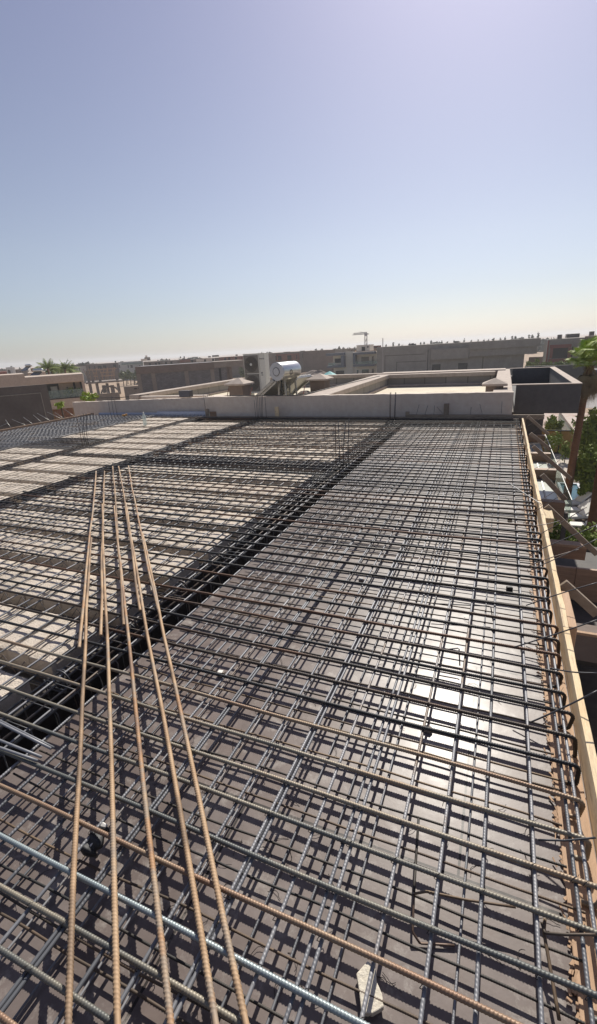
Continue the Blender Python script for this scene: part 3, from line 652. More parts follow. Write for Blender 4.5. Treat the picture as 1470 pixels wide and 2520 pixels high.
polyrod('bent_bar', 'thin grey rod lying askew over the hooks by the edge board', [gz(1243,1182,.01), gz(1300,1220,.012), gz(1335,1242,.01)], .004, 'galv', (0,1,0))
# smooth bar ends laid at the left edge
for k, (a, b) in enumerate([((0,1774),(132,1840)), ((0,1779),(126,1842)), ((0,1822),(102,1863)), ((0,1840),(92,1872))]):
    A = gz(*a, -.005); B = gz(*b, -.005); u = (B-A)/np.linalg.norm(B-A)
    tag(MB().tube(np.array([A-u*1.2, (A+B)/2, B]), .0065, 8, (0,1,0)).build('rebar', M['bar_grey'], None, True), 'smooth grey bar end lying on the mesh at the left picture edge', 'rebar', 'smooth grey bar ends at the left picture edge')
# tie wire offcuts
tw = []
for s in range(6):
    r = np.random.RandomState(s+40); n = 8; a = np.cumsum(r.uniform(-.7, .7, n)); P = np.cumsum(np.stack([np.cos(a), np.sin(a), r.uniform(-.2, .3, n)], 1)*.008, 0); P -= P.mean(0); P[:, 2] -= P[:, 2].min()
    tw.append(MB().tube(P, .0008, 4, (0,0,1)).mesh('tie_wire', M['wire']))
for k in range(110):
    y = .7+abs(random.gauss(0, 1.5)); x = random.uniform(-1.9, .33)
    o = obj('tie_wire', tw[k % 6], None, 0, (x, y, -.149)); o.rotation_euler = (random.uniform(0, .3), 0, random.uniform(0, 6.28)); o.scale = (1.3,)*3
    tag(o, 'curled dark offcut of tie wire on the brown deck', 'tie wire', 'tie wire offcuts on the deck')
# wire ties at crossings (one object: uncountable)
mb = MB()
for y in ys:
    if y > 5.5: break
    for x in xs[::1]:
        if random.random() < .75:
            r = .0105; a = np.linspace(0, 2*math.pi, 7); P = np.stack([x+r*np.cos(a), y+r*np.cos(a), ZA-.005+r*1.2*np.sin(a)], 1)
            mb.tube(P, .0014, 3, (1,-1,0)); e = P[0]; mb.tube(np.array([e, e+np.array([random.uniform(-.01,.02), random.uniform(-.01,.02), random.uniform(.0,.02)])]), .0009, 3, (0,0,1))
tag(mb.build('wire_ties', M['wire']), 'tiny wire ties where the bars cross', 'wire ties', kind='stuff')
# wire knots along the top layer over the left bay
# ================================================================== SURROUNDINGS
GZ = -6.4
def quadgrid(x0, x1, y0, y1, z, nx=2, ny=2):
    v = [(x0+(x1-x0)*i/nx, y0+(y1-y0)*j/ny, z) for i in range(nx+1) for j in range(ny+1)]
    f = [(i*(ny+1)+j, (i+1)*(ny+1)+j, (i+1)*(ny+1)+j+1, i*(ny+1)+j+1) for i in range(nx) for j in range(ny)]
    return MB().add(v, f)
tag(quadgrid(-2500, 2500, -300, 3500, GZ, 8, 8).build('ground', M['sand']), kind=S)
tag(quadgrid(2.2, 60, 62, 84, GZ+.012).build('road', M['asphalt']), kind=S)
tag(quadgrid(2.25, 9, 8.5, 36.5, GZ+.006).build('garden_soil', M['soil']), kind=S)
tag(quadgrid(2.3, 5.2, 30.5, 37.2, GZ+.012).build('patio', M['patio']), kind=S)
tag(quadgrid(gz(745,905,GZ)[0]-4, gz(800,905,GZ)[0]+4, gz(770,912,GZ)[1], gz(770,903,GZ)[1], GZ+.01).build('pale_track', M['asphalt']), kind=S)
tag(quadgrid(2.0, 40, 47, 58, GZ+.01).build('stony_plot', mat('stony_dirt', (.48,.42,.38), (.26,.185,.15), .8, .95, 0, .6, 3, c3=(.45,.34,.28))), kind=S)
# ---------------- neighbour's flat roof
ZT = .53; RZ = .05
nb = thing('neighbour_house', 'beige rendered house with walled flat roof directly behind the slab', 'house', (-5, 16, GZ))
def nbp(name, mb, m, bevel=0, parent=None):
    o = mb.build(name, m, parent or nb, bevel=bevel)
    if parent is None: o.matrix_parent_inverse = Matrix.Translation((5, -16, -GZ))
    return o
# rendered front wall with wavy top
def wavy_wall(x0, x1, y0, y1, z0, za, zb, n=40, j=.006):
    v = []; 
    for k in range(n+1):
        q = k/n; x = x0+(x1-x0)*q; z = za+(zb-za)*q+random.uniform(-j, j)
        v += [(x, y0, z0), (x, y1, z0), (x, y1, z), (x, y0, z)]
    f = [(0,1,2,3), tuple(4*n+q for q in (3,2,1,0))]
    for k in range(n):
        for a in range(4): b = (a+1) % 4; f.append((4*k+b, 4*k+a, 4*k+4+a, 4*k+4+b))
    return MB().add(v, f)
nbp('wall', wavy_wall(-7.62, .27, 11.7, 11.86, GZ, ZT, ZT), M['wall_beige'])
xl = at(178, 990, 12.45); xm = at(531, 977, 12.45)
nbp('wall', wavy_wall(xl[0], xm[0]+.03, 12.45, 12.6, GZ, xl[2], xm[2]), M['wall_beige'])
nbp('wall', MB().box(-8.1, -7.625, 11.9, 12.44, GZ, ZT-.02), M['wall_beige'])
nbp('roof', MB().box(-8.05, .26, 11.87, 20.6, GZ+.1, RZ).box(-12.0, -8.052, 12.61, 20.6, GZ+.1, RZ), M['roof_cream'])
def parapet(x0, x1, y0, y1, axis):
    nbp('parapet', MB().box(x0, x1, y0, y1, RZ+.003, ZT-.14), M['blockwall'] if axis == 'y' else M['blockwall_x'])
    nbp('coping', MB().box(x0-.05, x1+.05, y0-.05 if axis == 'x' else y0, y1+.05 if axis == 'x' else y1, ZT-.139, ZT), M['coping'], .012)
    nbp('plinth', MB().box(x0-.06, x1+.06, y0-.06 if axis == 'x' else y0, y1+.06 if axis == 'x' else y1, RZ+.004, RZ+.09), M['coping'], .02)
parapet(-4.78, -4.25, 11.87, 19.25, 'y')
parapet(-4.72, -.30, 19.33, 19.6, 'x')
parapet(-.12, .20, 11.87, 20.65, 'y')
parapet(-11.5, -4.8, 20.4, 20.7, 'x')
parapet(-11.75, -11.45, 12.8, 20.3, 'y')
nbp('roof_ledge', MB().box(-4.7, .1, 19.75, 20.6, RZ, ZT+.035), M['coping'], .01)
a = at(440, 972, 13.1); 
nbp('parapet', MB().box(-11.9, a[0]+1.2, 12.9, 13.1, RZ+.002, .47), M['wall_beige'], .03)
# charcoal annex, open box
x0, x1, y0, y1 = .35, 1.80, 13.36, 20.68; th = .17
an = nbp('annex', MB().box(x0, x1, y0, y0+th, -.17, ZT), M['box_grey'])
MB().box(x0, x1, y1-th, y1, -.17, ZT).build('annex_wall', M['box_grey'], an)
MB().box(x1-th, x1, y0+th+.002, y1-th-.002, -.17, ZT).build('annex_wall', M['box_grey'], an)
MB().box(x0, x1-th-.002, y0+th+.002, y1-th-.002, -.17, -.02).build('annex_floor', M['box_grey'], an)
for b_ in ((x0-.1, x1+.012, y0-.012, y0+th+.01), (x0-.1, x1+.012, y1-th-.01, y1+.012), (x1-th-.012, x1+.013, y0+th+.012, y1-th-.012)):
    MB().box(*b_, ZT+.001, ZT+.022).build('annex_coping', M['coping'], an, bevel=.006)
q = at(1337, 1040, 26.4); nbp('lower_wall', MB().box(.29, q[0], 26.4, 27.2, GZ, -.171).box(.262, .40, 13.6, 26.39, -3.0, -.172), M['render_d'])
def chimney(px, w, top, zb, Y, label):
    c = at(px[0], px[1], Y); t = nbp('chimney', MB().box(c[0]-w/2, c[0]+w/2, Y, Y+w, RZ+.002, zb), M['concrete_br'], .012)
    v = [(c[0]-w*.72, Y-w*.2, zb+.003), (c[0]+w*.72, Y-w*.2, zb+.003), (c[0]+w*.72, Y+w*1.2, zb+.003), (c[0]-w*.72, Y+w*1.2, zb+.003)]
    v += [(x, y, z+.05) for x, y, z in v]+[(c[0], Y+w/2, top)]
    MB().add(v, [(3,2,1,0),(0,1,5,4),(1,2,6,5),(2,3,7,6),(3,0,4,7),(4,5,8),(5,6,8),(6,7,8),(7,4,8)]).build('chimney_cap', M['coping'], t)
    return t
chimney((579, 945), .52, .93, .70, 13.5, ''); chimney((781, 940), .52, .91, .69, 14.8, ''); 
c = chimney((1218, 945), .40, .78, .60, 12.5, '')
p = gz(1045, 958, .2); nbp('low_kerb', MB().box(-2.02, -.42, 13.9, 14.25, RZ+.002, .30), M['concrete_br'], .02)
p = at(455, 975, 11.95); tag(MB().box(-.20, .20, -.1, .1, 0, .2).build('cinder_block', M['cinder'], None, bevel=.008, loc=(at(457, 972, 12.5)[0], 12.53, .465)), 'single grey cinder block lying on top of the beige wall at left', 'block')
tag(MB().tube(np.array([at(225,980,12.75), at(300,978,12.8)*1.0, at(360,972,12.9), at(368,971,12.9)]), .012, 6, (0,0,1)).build('roof_cable', M['black'], None, True), 'black cable lying along the wall top beside the cinder block', 'cable')
tag(MB().tube(np.array([gz(560,974,.55), gz(700,973.5,.55), gz(745,972,.55), gz(850,945,.55), gz(935,925,.55)]), .012, 6, (0,0,1)).build('roof_cable', M['black'], None, True), 'long black cable running along the roof parapet below the water tank', 'cable')
# AC unit
Y = 16.5; A = at(598, 873, Y); Bx = at(650.5, 868, Y)[0]; x0 = A[0]; x1 = Bx; zt = A[2]; zb = RZ+.12; w = x1-x0; hh = zt-zb; dp = .36
ac = thing('air_conditioner', 'cream two-fan outdoor air conditioner unit standing on the neighbour roof', 'air conditioner', (x0, Y, RZ))
def acp(name, mb, m, parent=ac, bevel=0): return mb.build(name, m, parent, bevel=bevel)
zb -= RZ; zt -= RZ
body = acp('casing', MB().box(0, w, 0, dp, zb, zt), M['metal_white'], bevel=.012)
acp('top_cover', MB().box(-.012, w+.012, -.012, dp+.012, zt+.001, zt+.022), M['metal_white'], bevel=.006)
for k, cz in enumerate((zb+hh*.745, zb+hh*.27)):
    cx = w*.36; R_ = .285
    g = acp('fan_grille', MB().box(cx-.31, cx+.31, -.014, -.002, cz-.33, cz+.33), M['fan'], bevel=.05)
    mb = MB()
    for r_ in np.arange(.07, R_, .022):
        a_ = np.linspace(0, 2*math.pi, 33); mb.tube(np.stack([cx+r_*np.cos(a_), np.full(33, -.018), cz+r_*np.sin(a_)], 1), .004, 4, (0,1,0), cap=False)
    mb.build('grille_rings', M['fan'], g)
    lathe([(.045, 0), (.05, .012), (.03, .02)], 20).build('fan_hub', M['metal_white'], g).matrix_local = Matrix.Translation((cx, -.02, cz))@Matrix.Rotation(rad(90), 4, 'X')
    lathe([(R_, 0), (R_, .002)], 32).build('fan_opening', M['fan_dark'], g).matrix_local = Matrix.Translation((cx, -.0145, cz))@Matrix.Rotation(rad(90), 4, 'X')
acp('seam', MB().box(w*.735, w*.745, -.003, -.0005, zb+.02, zt-.02), M['fan'])
for q in (.12, w-.12): acp('foot', MB().box(q-.05, q+.05, 0, dp, 0.001, zb-.001), M['galv'])
def text(body_, size, m, parent, mw, name='lettering', ext=.002):
    cu = D.curves.new('t', 'FONT'); cu.body = body_; cu.size = size; cu.extrude = ext; cu.align_x = 'CENTER'
    o = D.objects.new('t', cu); C.objects.link(o); bpy.context.view_layer.update()
    me = D.meshes.new_from_object(o.evaluated_get(bpy.context.evaluated_depsgraph_get())); me.materials.clear(); me.materials.append(m)
    D.objects.remove(o); q = D.objects.new(name, me); C.objects.link(q); q.parent = parent; q.matrix_local = mw; return q
text('Airwell', .075, M['ink'], ac, Matrix.Translation((w*.86, -.004, zt-.20))@Matrix.Rotation(rad(90), 4, 'X'))
acp('label_plate', MB().box(w*.80, w*.86, -.004, -.001, zb+hh*.50, zb+hh*.54), M['ink']); acp('label_plate', MB().box(w*.80, w*.88, -.004, -.001, zb+hh*.455, zb+hh*.475), M['ink'])
acp('label_plate', MB().box(.03, .11, -.004, -.001, zb+hh*.497, zb+hh*.512), M['ink'])
# solar water heater
P0 = at(681, 915, 13.4); az = rad(14)
ax = np.array([math.sin(az), math.cos(az), 0]); best = None
for L_ in np.arange(.6, 3.2, .05):
    q = pix(P0+ax*L_); 
    if best is None or abs(q[0]-727) < best[0]: best = (abs(q[0]-727), L_)
L_ = best[1]; R_ = .255*np.linalg.norm(P0-np.array([0,0,H]))/13.9
wh_ = thing('solar_water_heater', 'silver horizontal water tank with sloping collector panels on the neighbour roof', 'water heater', (P0[0], P0[1], RZ), -az)
zc = P0[2]-RZ
prof = [(R_*.90, 0), (R_*.985, .01), (R_, .03), (R_, L_-.06), (R_*.96, L_-.02), (R_*.6, L_)]
tk = lathe(prof, 40).build('tank', M['chrome'], wh_, True); tk.matrix_local = Matrix.Translation((0, 0, zc))@Matrix.Rotation(rad(-90), 4, 'X')
for p_ in tk.data.polygons: p_.use_smooth = len(p_.vertices) == 4
lathe([(R_*.97, -.012), (R_*1.005, -.004), (R_*1.005, .05)], 40).build('end_cap', M['cap_grey'], tk)
lathe([(R_*.40, -.030), (R_*.42, -.02), (R_*.42, -.012)], 32).build('cap_disc', M['cap_grey'], tk)
a_ = np.linspace(0, 2*math.pi, 33); MB().tube(np.stack([R_*.46*np.cos(a_), R_*.46*np.sin(a_), np.full(33, -.016)], 1), .010, 6, (0,0,1), cap=False).build('cap_ring', M['ink'], tk, True)
# emblem and lettering on the flank (facing +X, slightly up)
sidem = Matrix.Translation((0, 0, zc))@Matrix.Rotation(rad(8), 4, 'Y')
a_ = np.linspace(0, 2*math.pi, 17); yy0 = L_*.40
em = MB().tube(np.stack([np.full(17, R_+.002), yy0+.055*np.cos(a_), .0+.075*np.sin(a_)], 1), .011, 5, (1,0,0), cap=False).build('emblem', M['ink'], wh_); em.matrix_local = sidem
text('CHAUFFE', .085, M['cap_grey'], wh_, sidem@Matrix.Translation((R_+.001, yy0+.42, -.02))@Matrix.Rotation(rad(90), 4, 'Z')@Matrix.Rotation(rad(90), 4, 'X'), 'lettering') if False else None
for yb in (.22*L_, .80*L_):
    MB().beam((-.16, yb, 0), (-.10, yb, zc-R_*.9), .05, .03, (0,1,0)).build('leg', M['galv'], wh_)
    MB().beam((.17, yb, 0), (.11, yb, zc-R_*.85), .06, .03, (0,1,0)).build('leg', M['galv'], wh_)
    MB().poly([(-.22, yb-.02, zc-R_*.75), (.22, yb-.02, zc-R_*.75), (.10, yb-.02, zc-R_*1.3), (-.10, yb-.02, zc-R_*1.3)], (0,.04,0)).build('cradle', M['galv'], wh_)
MB().beam((.15, .22*L_, .05), (.13, .8*L_, .5), .02, .02).build('brace', M['galv'], wh_); MB().beam((.15, .8*L_, .05), (.13, .22*L_, .5), .02, .02).build('brace', M['galv'], wh_)
sl = rad(33); ln = 1.95
for k in range(2):
    y0_ = -.05+k*1.05; Mx = Matrix.Translation((-.12, y0_, zc-R_*.9))@Matrix.Rotation(-sl, 4, 'Y')
    c = MB().box(-ln, 0, 0, 1.0, -.05, .04).build('collector', M['galv'], wh_, bevel=.006); c.matrix_local = Mx
    MB().box(-ln+.04, -.04, .04, .96, .041, .046).build('collector_glass', M['solar'], c)
    for r_ in (.03, .94): MB().box(-ln, .05, r_, r_+.04, -.12, -.052).build('rail', M['galv'], c)
MB().tube(np.array([(.06, .15*L_, zc-R_*.9), (.05, .12*L_, .45), (-.02, .10*L_, .2), (-.15, .1*L_, .03)]), .022, 7, (0,1,0)).build('hose', M['black'], wh_, True)
tag(MB().box(-.5, .35, -.2, .2, 0, .09).box(-.25, .2, -.15, .15, .0901, .17).build('rubble_slab', M['concrete'], None, bevel=.01, loc=(at(670,965,14.6)[0], 14.9, RZ)), 'broken slab pieces piled on the roof under the collector', 'rubble')
o = lathe([(.20,0), (.24,.12), (.22,.3), (.12,.36)], 14).build('clay_jar', M['concrete_br'], None, loc=(at(750,968,14.4)[0], 14.4, RZ)); tag(o, 'squat dark bin lying by the chimney right of the water tank', 'bin')
for k, (px, dx) in enumerate(((552, .2), (607, .22), (742, .12))):
    q = at(px, 965, 13.6); tag(MB().tube(np.array([[q[0], 13.6, RZ], [q[0]+dx*.4, 13.6, .3], [q[0]+dx, 13.6, .62]]), .012, 6, (0,1,0)).build('roof_pipe', M['reddark'], None, True), ['orange pipe stub left of the roof chimney', 'orange pipe leaning on the right side of the left chimney', 'orange pipe leaning by the middle chimney'][k], 'pipe')
# ---------------- facade helpers
PLN = {}
AXU = (np.zeros(3), np.array([1., 0, 0]), np.array([0, 1., 0]), 0.)
def mkplane(t, px, py, Y, az=None, Y0=0.):
    O = at(px, py, Y); a = math.atan2(O[0], O[1])+math.pi/2 if az is None else rad(az)
    u = np.array([math.sin(a), math.cos(a), 0]); n = np.array([-math.cos(a), math.sin(a), 0]); O = np.array([O[0], O[1], 0])
    t.location = (O[0], O[1], 0); t.rotation_euler.z = math.pi/2-a; PLN[t.name] = (O, u, n, Y0)
def Lp(t, px, py, Y=0.):
    O, u, n, Y0 = PLN.get(t.name, AXU); w = ray(px, py); off = Y-Y0; o = O+n*off; c = np.array([0, 0, H])
    s_ = ((o-c)@n)/(w@n); P = c+w*s_; return np.array([(P-O)@u, (P-O)@n, P[2]])
def bld(label, tl, tr, Y, depth, m, cat='building', base=GZ, group=None, name='unfinished_building', ztop=None, axis=False):
    t = thing(name, label, cat, (0,0,0), 0, group)
    if not axis: mkplane(t, (tl[0]+tr[0])/2, (tl[1]+tr[1])/2, Y, None, Y)
    a = Lp(t, *tl, Y); b = Lp(t, *tr, Y); z = (a[2]+b[2])/2 if ztop is None else ztop; y0 = a[1]
    MB().box(a[0], b[0], y0, y0+depth, base, z).build('wall', m, t)
    return t, a[0], b[0], z
def rect(t, name, x0, y0, x1, y1, Y, m, d=.05, out=.03, parent=None):
    xm, ym = (x0+x1)/2, (y0+y1)/2; a = Lp(t, x0, ym, Y); b = Lp(t, x1, ym, Y); u = Lp(t, xm, y0, Y); l = Lp(t, xm, y1, Y); yy = a[1]
    return MB().box(a[0], b[0], yy-out, yy-out+d, l[2], u[2]).build(name, M[m] if isinstance(m, str) else m, parent or t)
def roofbits(t, items, Y, m='concrete'):
    for (x0, y0, x1, y1) in items: rect(t, 'roof_stub', x0, y0, x1, y1, Y+1.2, m, .8, 0)
V1 = lambda x, y: (x*.26454, 842.6+y*.26454)
V2 = lambda x, y: (324.1+x*.33069, 810.2+y*.33069)
V3 = lambda x, y: (745.4+x*.26454, 790.7+y*.26454)
V4 = lambda x, y: (1101.8+x*.25043, 790.7+y*.25043)
def R4(V, x0, y0, x1, y1): a = V(x0, y0); b = V(x1, y1); return (a[0], a[1], b[0], b[1])
# dark rendered wall building at left
t, xa, xb, z = bld('dark brown rendered house wall with a recessed panel at the far left', (-70, 958), (115, 946.7), 25, .4, M['render_d'], 'house', name='dark_house')
q = Lp(t, 101, 966, 25); MB().box(xa, q[0], -.05, -.003, q[2]-.05, q[2]).build('panel_rim', M['render'], t)
MB().box(q[0]-.05, q[0], -.05, -.003, GZ, q[2]-.052).build('panel_rim', M['render'], t)
MB().box(xa, q[0]-.06, -.03, -.002, GZ, q[2]-.055).build('panel', mat('panel_render', (.09,.08,.075), (.12,.108,.10), .8, .9), t)
# pinkish villa
t = thing('villa', 'pinkish beige villa with a glazed balcony and rounded roof edge at left', 'villa'); mkplane(t, 130, 930, 45., 42); Yv = 0.; tv = t
xr = Lp(t, 204, 919)[0]; xl_ = Lp(t, -70, 941)[0]; ztop = Lp(t, 204, 919)[2]
p_ = Lp(t, 193, 944); zrec = Lp(t, 150, 943)[2]; zfl = Lp(t, 170, 978)[2]
MB().box(xl_, xr, Yv, Yv+8, zrec, ztop).build('parapet', M['villa'], t, bevel=.12)
MB().box(xl_, xr-.3, Yv+1.8, Yv+8, zfl, zrec-.003).build('wall', M['villa'], t)
MB().box(xr-.35, xr-.02, Yv+.02, Yv+1.798, zfl, zrec-.003).build('side_wall', M['villa'], t)
MB().box(xl_, xr, Yv, Yv+8, zfl-1.35, zfl-.003).build('balcony_slab', M['villa'], t)
MB().box(xl_, xr-.05, Yv-.02, Yv-.002, zfl-.13, zfl+.01).build('slab_edge', M['dark'], t)
MB().box(xl_, xr-.3, Yv+1.5, Yv+8, GZ, zfl-1.36).build('ground_floor_wall', mat('ochre_render', (.40,.27,.14), (.34,.23,.12), 1, .85), t)
wn = rect(t, 'window', *R4(V1, 445, 385, 560, 545), Yv+1.8, 'dark', .1, .08)
rect(t, 'curtain', *R4(V1, 458, 412, 478, 545), Yv+1.7, 'greyglass', .02, .01, wn); rect(t, 'curtain', *R4(V1, 484, 410, 545, 540), Yv+1.7, mat('pale_curtain', (.40,.40,.38), (.46,.46,.44), 2, .6), .02, .01, wn)
rect(t, 'slit_window', *R4(V1, 686, 368, 706, 470), Yv+1.8, 'dark', .08, .05); rect(t, 'slit_window', *R4(V1, 752, 362, 776, 462), Yv+1.8, 'dark', .08, .05)
rect(t, 'wall_lamp', *R4(V1, 621, 414, 631, 424), Yv+1.8, 'dark', .1, .09); rect(t, 'wall_lamp', *R4(V1, 595, 440, 603, 460), Yv+1.8, 'dark', .1, .09)
MB().box(xl_, xr-.1, Yv+.06, Yv+.085, zfl+.011, zfl+1.0).build('glass_balustrade', M['glass'], t)
for k in range(5): rect(t, 'shutter', *R4(V1, 505+k*36, 628-k*4, 539+k*36, 705), Yv+1.5, mat('terracotta_shutter', (.30,.14,.08), (.25,.115,.065), 1, .7) if k == 0 else D.materials['terracotta_shutter'], .05, .06)
for (x0, y0, x1, y1, lab) in ((125, 248, 125, 0, ''),):
    pass
def leafball(center, rx, rz_, n, size, m, name, parent=None, clusters=9, seed=None, flat=1.):
    r = np.random.RandomState(random.randint(0, 99999) if seed is None else seed)
    cc = r.normal(0, 1, (clusters, 3)); cc /= np.linalg.norm(cc, axis=1)[:, None]; cc *= (r.rand(clusters, 1)**.4)*.72
    ci = r.randint(0, clusters, n); d = r.normal(0, 1, (n, 3)); d /= np.linalg.norm(d, axis=1)[:, None]
    P = cc[ci]+d*(r.rand(n, 1)**.45)*(.28+.22*r.rand(clusters))[ci][:, None]
    P = P*np.array([rx, rx, rz_])+np.array(center)
    u = r.normal(0, 1, (n, 3)); u /= np.linalg.norm(u, axis=1)[:, None]; w_ = np.cross(u, r.normal(0, 1, (n, 3))); w_ /= np.linalg.norm(w_, axis=1)[:, None]
    s = size*(.5+r.rand(n, 1)); V = np.stack([P-u*s, P+w_*s*.45, P+u*s, P-w_*s*.45], 1).reshape(-1, 3)
    me = D.meshes.new(name); me.from_pydata(V.tolist(), [], np.arange(4*n).reshape(-1, 4).tolist()); me.materials.append(m); me.update()
    return obj(name, me, parent)
def tree(label, x, y, base, top, rx, n, size, m, group=None, trunk=.12, kind='tree', name='tree', crown_frac=.72, clusters=10):
    t = thing(name, label, kind, (x, y, base), 0, group); h = top-base; cr = h*crown_frac/2; cz = h-cr*.95
    mb = MB().tube(np.array([[0,0,0],[.02*h,.01*h,h*.3],[-.01*h,0,h*.62],[.0,.01*h,h*.85]]), trunk, 7, (1,0,0), np.array([[trunk*q]*7 for q in (1.25,.9,.6,.25)]))
    for k in range(5):
        a = k*1.3+random.random(); s0 = h*(.3+.08*k); e = np.array([math.cos(a)*rx*.6, math.sin(a)*rx*.6, min(s0+cr*.8, h*.93)])
        mb.tube(np.array([[0,0,s0], e*.5+np.array([0,0,s0*.55]), e]), trunk*.4, 5, (.3,.2,1), np.array([[trunk*.45]*5, [trunk*.3]*5, [trunk*.1]*5]))
    mb.build('trunk', M['bark_t'], t, True); leafball((0,0,cz), rx, cr, n, size, m, 'crown', t, clusters); return t
def ptree(label, px, py_top, Y, rpx, n, size, m, **k):
    q = at(px, py_top, Y); d = np.linalg.norm(q-np.array([0,0,H])); return tree(label, q[0], Y, GZ, q[2], rpx/1138*Y*1.1, n, size, m, **k)
# balcony plants, roof kit of the villa
for k, (px, py, s) in enumerate(((166, 968, .42), (178, 966, .5), (192, 967, .38))):
    q = Lp(tv, px, py, .6); O_, u_, n_, _ = PLN[tv.name]; W_ = O_+u_*q[0]+n_*.6; tt = thing('potted_plant', ['spiky potted plant left on the villa balcony', 'bushy potted plant in the middle of the villa balcony', 'leafy potted plant at the right end of the villa balcony'][k], 'potted plant', (W_[0], W_[1], zfl+.012))
    lathe([(.12,0), (.16,.22), (.17,.24)], 10).build('pot', M['concrete'], tt); leafball((0,0,.75), .55, .55, 260, .12, M['leaf_g'], 'leaves', tt)
q = at(215, 974, 19.5); leaf = thing('garden_shrub', 'bright yellow green shrub tip above the beige wall at left', 'shrub', (q[0], 19.5, GZ)); leafball((0,0,q[2]-GZ-.1), .55, .35, 420, .09, M['palm_g'], 'crown', leaf); MB().tube(np.array([[0,0,0],[.02,0,3],[0,0,q[2]-GZ-.3]]), .06, 6, (1,0,0)).build('trunk', M['bark_t'], leaf)
q = at(150, 996, 18.5); leaf = thing('garden_shrub', 'small green sprig before the terracotta shutters', 'shrub', (q[0], 18.5, GZ)); leafball((0,0,q[2]-GZ), .3, .2, 160, .09, M['palm_g'], 'crown', leaf); MB().tube(np.array([[0,0,0],[.02,0,3],[0,0,q[2]-GZ-.1]]), .04, 6, (1,0,0)).build('trunk', M['bark_t'], leaf)
def heater(px, py, Y, rz, label, s=1.):
    q = at(px, py, Y); t = thing('solar_water_heater', label, 'water heater', (q[0], Y, q[2]-.55*s), rz); 
    c = lathe([(.24*s,0), (.26*s,.04*s), (.26*s,1.5*s), (.24*s,1.55*s)], 20).build('tank', M['chrome'], t, True); c.matrix_local = Matrix.Translation((-.75*s, 0, .55*s))@Matrix.Rotation(rad(90), 4, 'Y')
    for dx in (-.5*s, .5*s): MB().box(dx-.03, dx+.03, -.03, .03, -.6*s, .35*s).build('leg', M['galv'], t)
    c = MB().poly([(-.8*s, -.1*s, .3*s), (.8*s, -.1*s, .3*s), (.8*s, -1.5*s, -.5*s), (-.8*s, -1.5*s, -.5*s)], (0,0,.06)).build('collector', M['solar'], t)
heater(94, 911.5, 49, .1, 'small white capped water tank on the villa roof at left'); heater(70, 899.5, 85, 0, 'far bright water tank above the terracotta roofs at left', 1.2)
q = at(24, 914, 42); MB_ = thing('air_conditioner', 'grey box air conditioner on the villa roof at the far left', 'air conditioner', (q[0], 42, q[2]-.5)); MB().box(-.55, .55, 0, .4, -.1, 1.0).build('casing', M['metal_white'], MB_, bevel=.02); lathe([(.26,0), (.26,.01)], 20).build('fan_grille', M['fan'], MB_).matrix_local = Matrix.Translation((-.08, -.011, .45))@Matrix.Rotation(rad(90), 4, 'X')
MB().box(-.4, .4, 0, .4, -.8, -.101).build('stand', M['galv'], MB_)
# terracotta low buildings at the far left
for k, (a, b, Y, m, lab) in enumerate((((-40, 925), (60, 921.5), 34, 'villa', 'low pinkish roof terrace wall behind the villa at the far left'), ((-40, 917), (30, 915), 60, 'reddark', 'long low terracotta house at the left picture edge'), ((68, 917), (112, 915.5), 52, 'villa', 'low pale house left of the palm crowns'), ((76, 906.5), (90, 906), 75, 'reddark', 'small terracotta roof hut below the skyline at left'), ((0, 910), (70, 909), 120, 'concrete_br', 'flat brown far house block at the left edge'))):
    bld(lab, a, b, Y, 8, M[m], 'house', name='low_house')
# skeleton under construction
t = thing('concrete_frame', 'bare concrete frame of a house under construction with a small arch', 'concrete frame'); mkplane(t, 255, 940, 88.); Yk = 0.
def colm(V, x0, y0, x1, y1, w=.35, m='concrete'):
    a = Lp(t, *V(x0, y0), Yk); b = Lp(t, *V(x1, y1), Yk); xx = (a[0]+b[0])/2; MB().box(xx-w/2, xx+w/2, Yk, Yk+w, b[2], a[2]).build('column', M[m], t)
for x0, x1 in ((810, 830), (850, 868), (915, 938), (1075, 1100)): colm(V1, x0, 262, x1, 372, .6)
for x0, x1 in ((840, 850), (905, 915), (1000, 1010), (1100, 1115)): colm(V1, x0, 380, x1, 480, .65)
for x0, x1 in ((965, 980), (1040, 1060)): colm(V1, x0, 400, x1, 470, .9)
a = Lp(t, *V1(800, 385), Yk); b = Lp(t, *V1(1140, 352), Yk); MB().box(a[0], b[0], Yk-1, Yk+7, (a[2]+b[2])/2-.18, (a[2]+b[2])/2+.18).build('floor_slab', M['concrete'], t)
for y0 in (292, 262, 325): 
    a = Lp(t, *V1(815, y0), Yk+.5); b = Lp(t, *V1(1090, y0-22), Yk+.5); MB().box(a[0], b[0], Yk+.6, Yk+.8, (a[2]+b[2])/2-.1, (a[2]+b[2])/2+.1).build('ledger', M['wood_pink'], t)
a = Lp(t, *V1(965, 380), Yk); b = Lp(t, *V1(1065, 405), Yk); 
arc = [((a[0]+b[0])/2+2.1*math.cos(q), Yk-.2, b[2]-1.9+1.9*math.sin(q)) for q in np.linspace(0, math.pi, 12)]
MB().tube(np.array(arc), .22, 6, (0,1,0)).build('arch', M['concrete'], t)
for k in range(16):
    x = Lp(t, *V1(820+k*17, 300), Yk+3)[0]; zz = Lp(t, *V1(960, 360), Yk)[2]+.1; MB().beam((x, Yk+3, zz), (x+random.uniform(-1.2, 1.2), Yk+3, zz+2.9), .13, .13, (0,1,0)).build('scaffold_pole', M['wood_pink'], t)
t, *_ = bld('low grey boundary wall before the concrete frame', V1(890, 484), V1(1110, 462), 74, .3, M['concrete'], 'wall', name='boundary_wall')
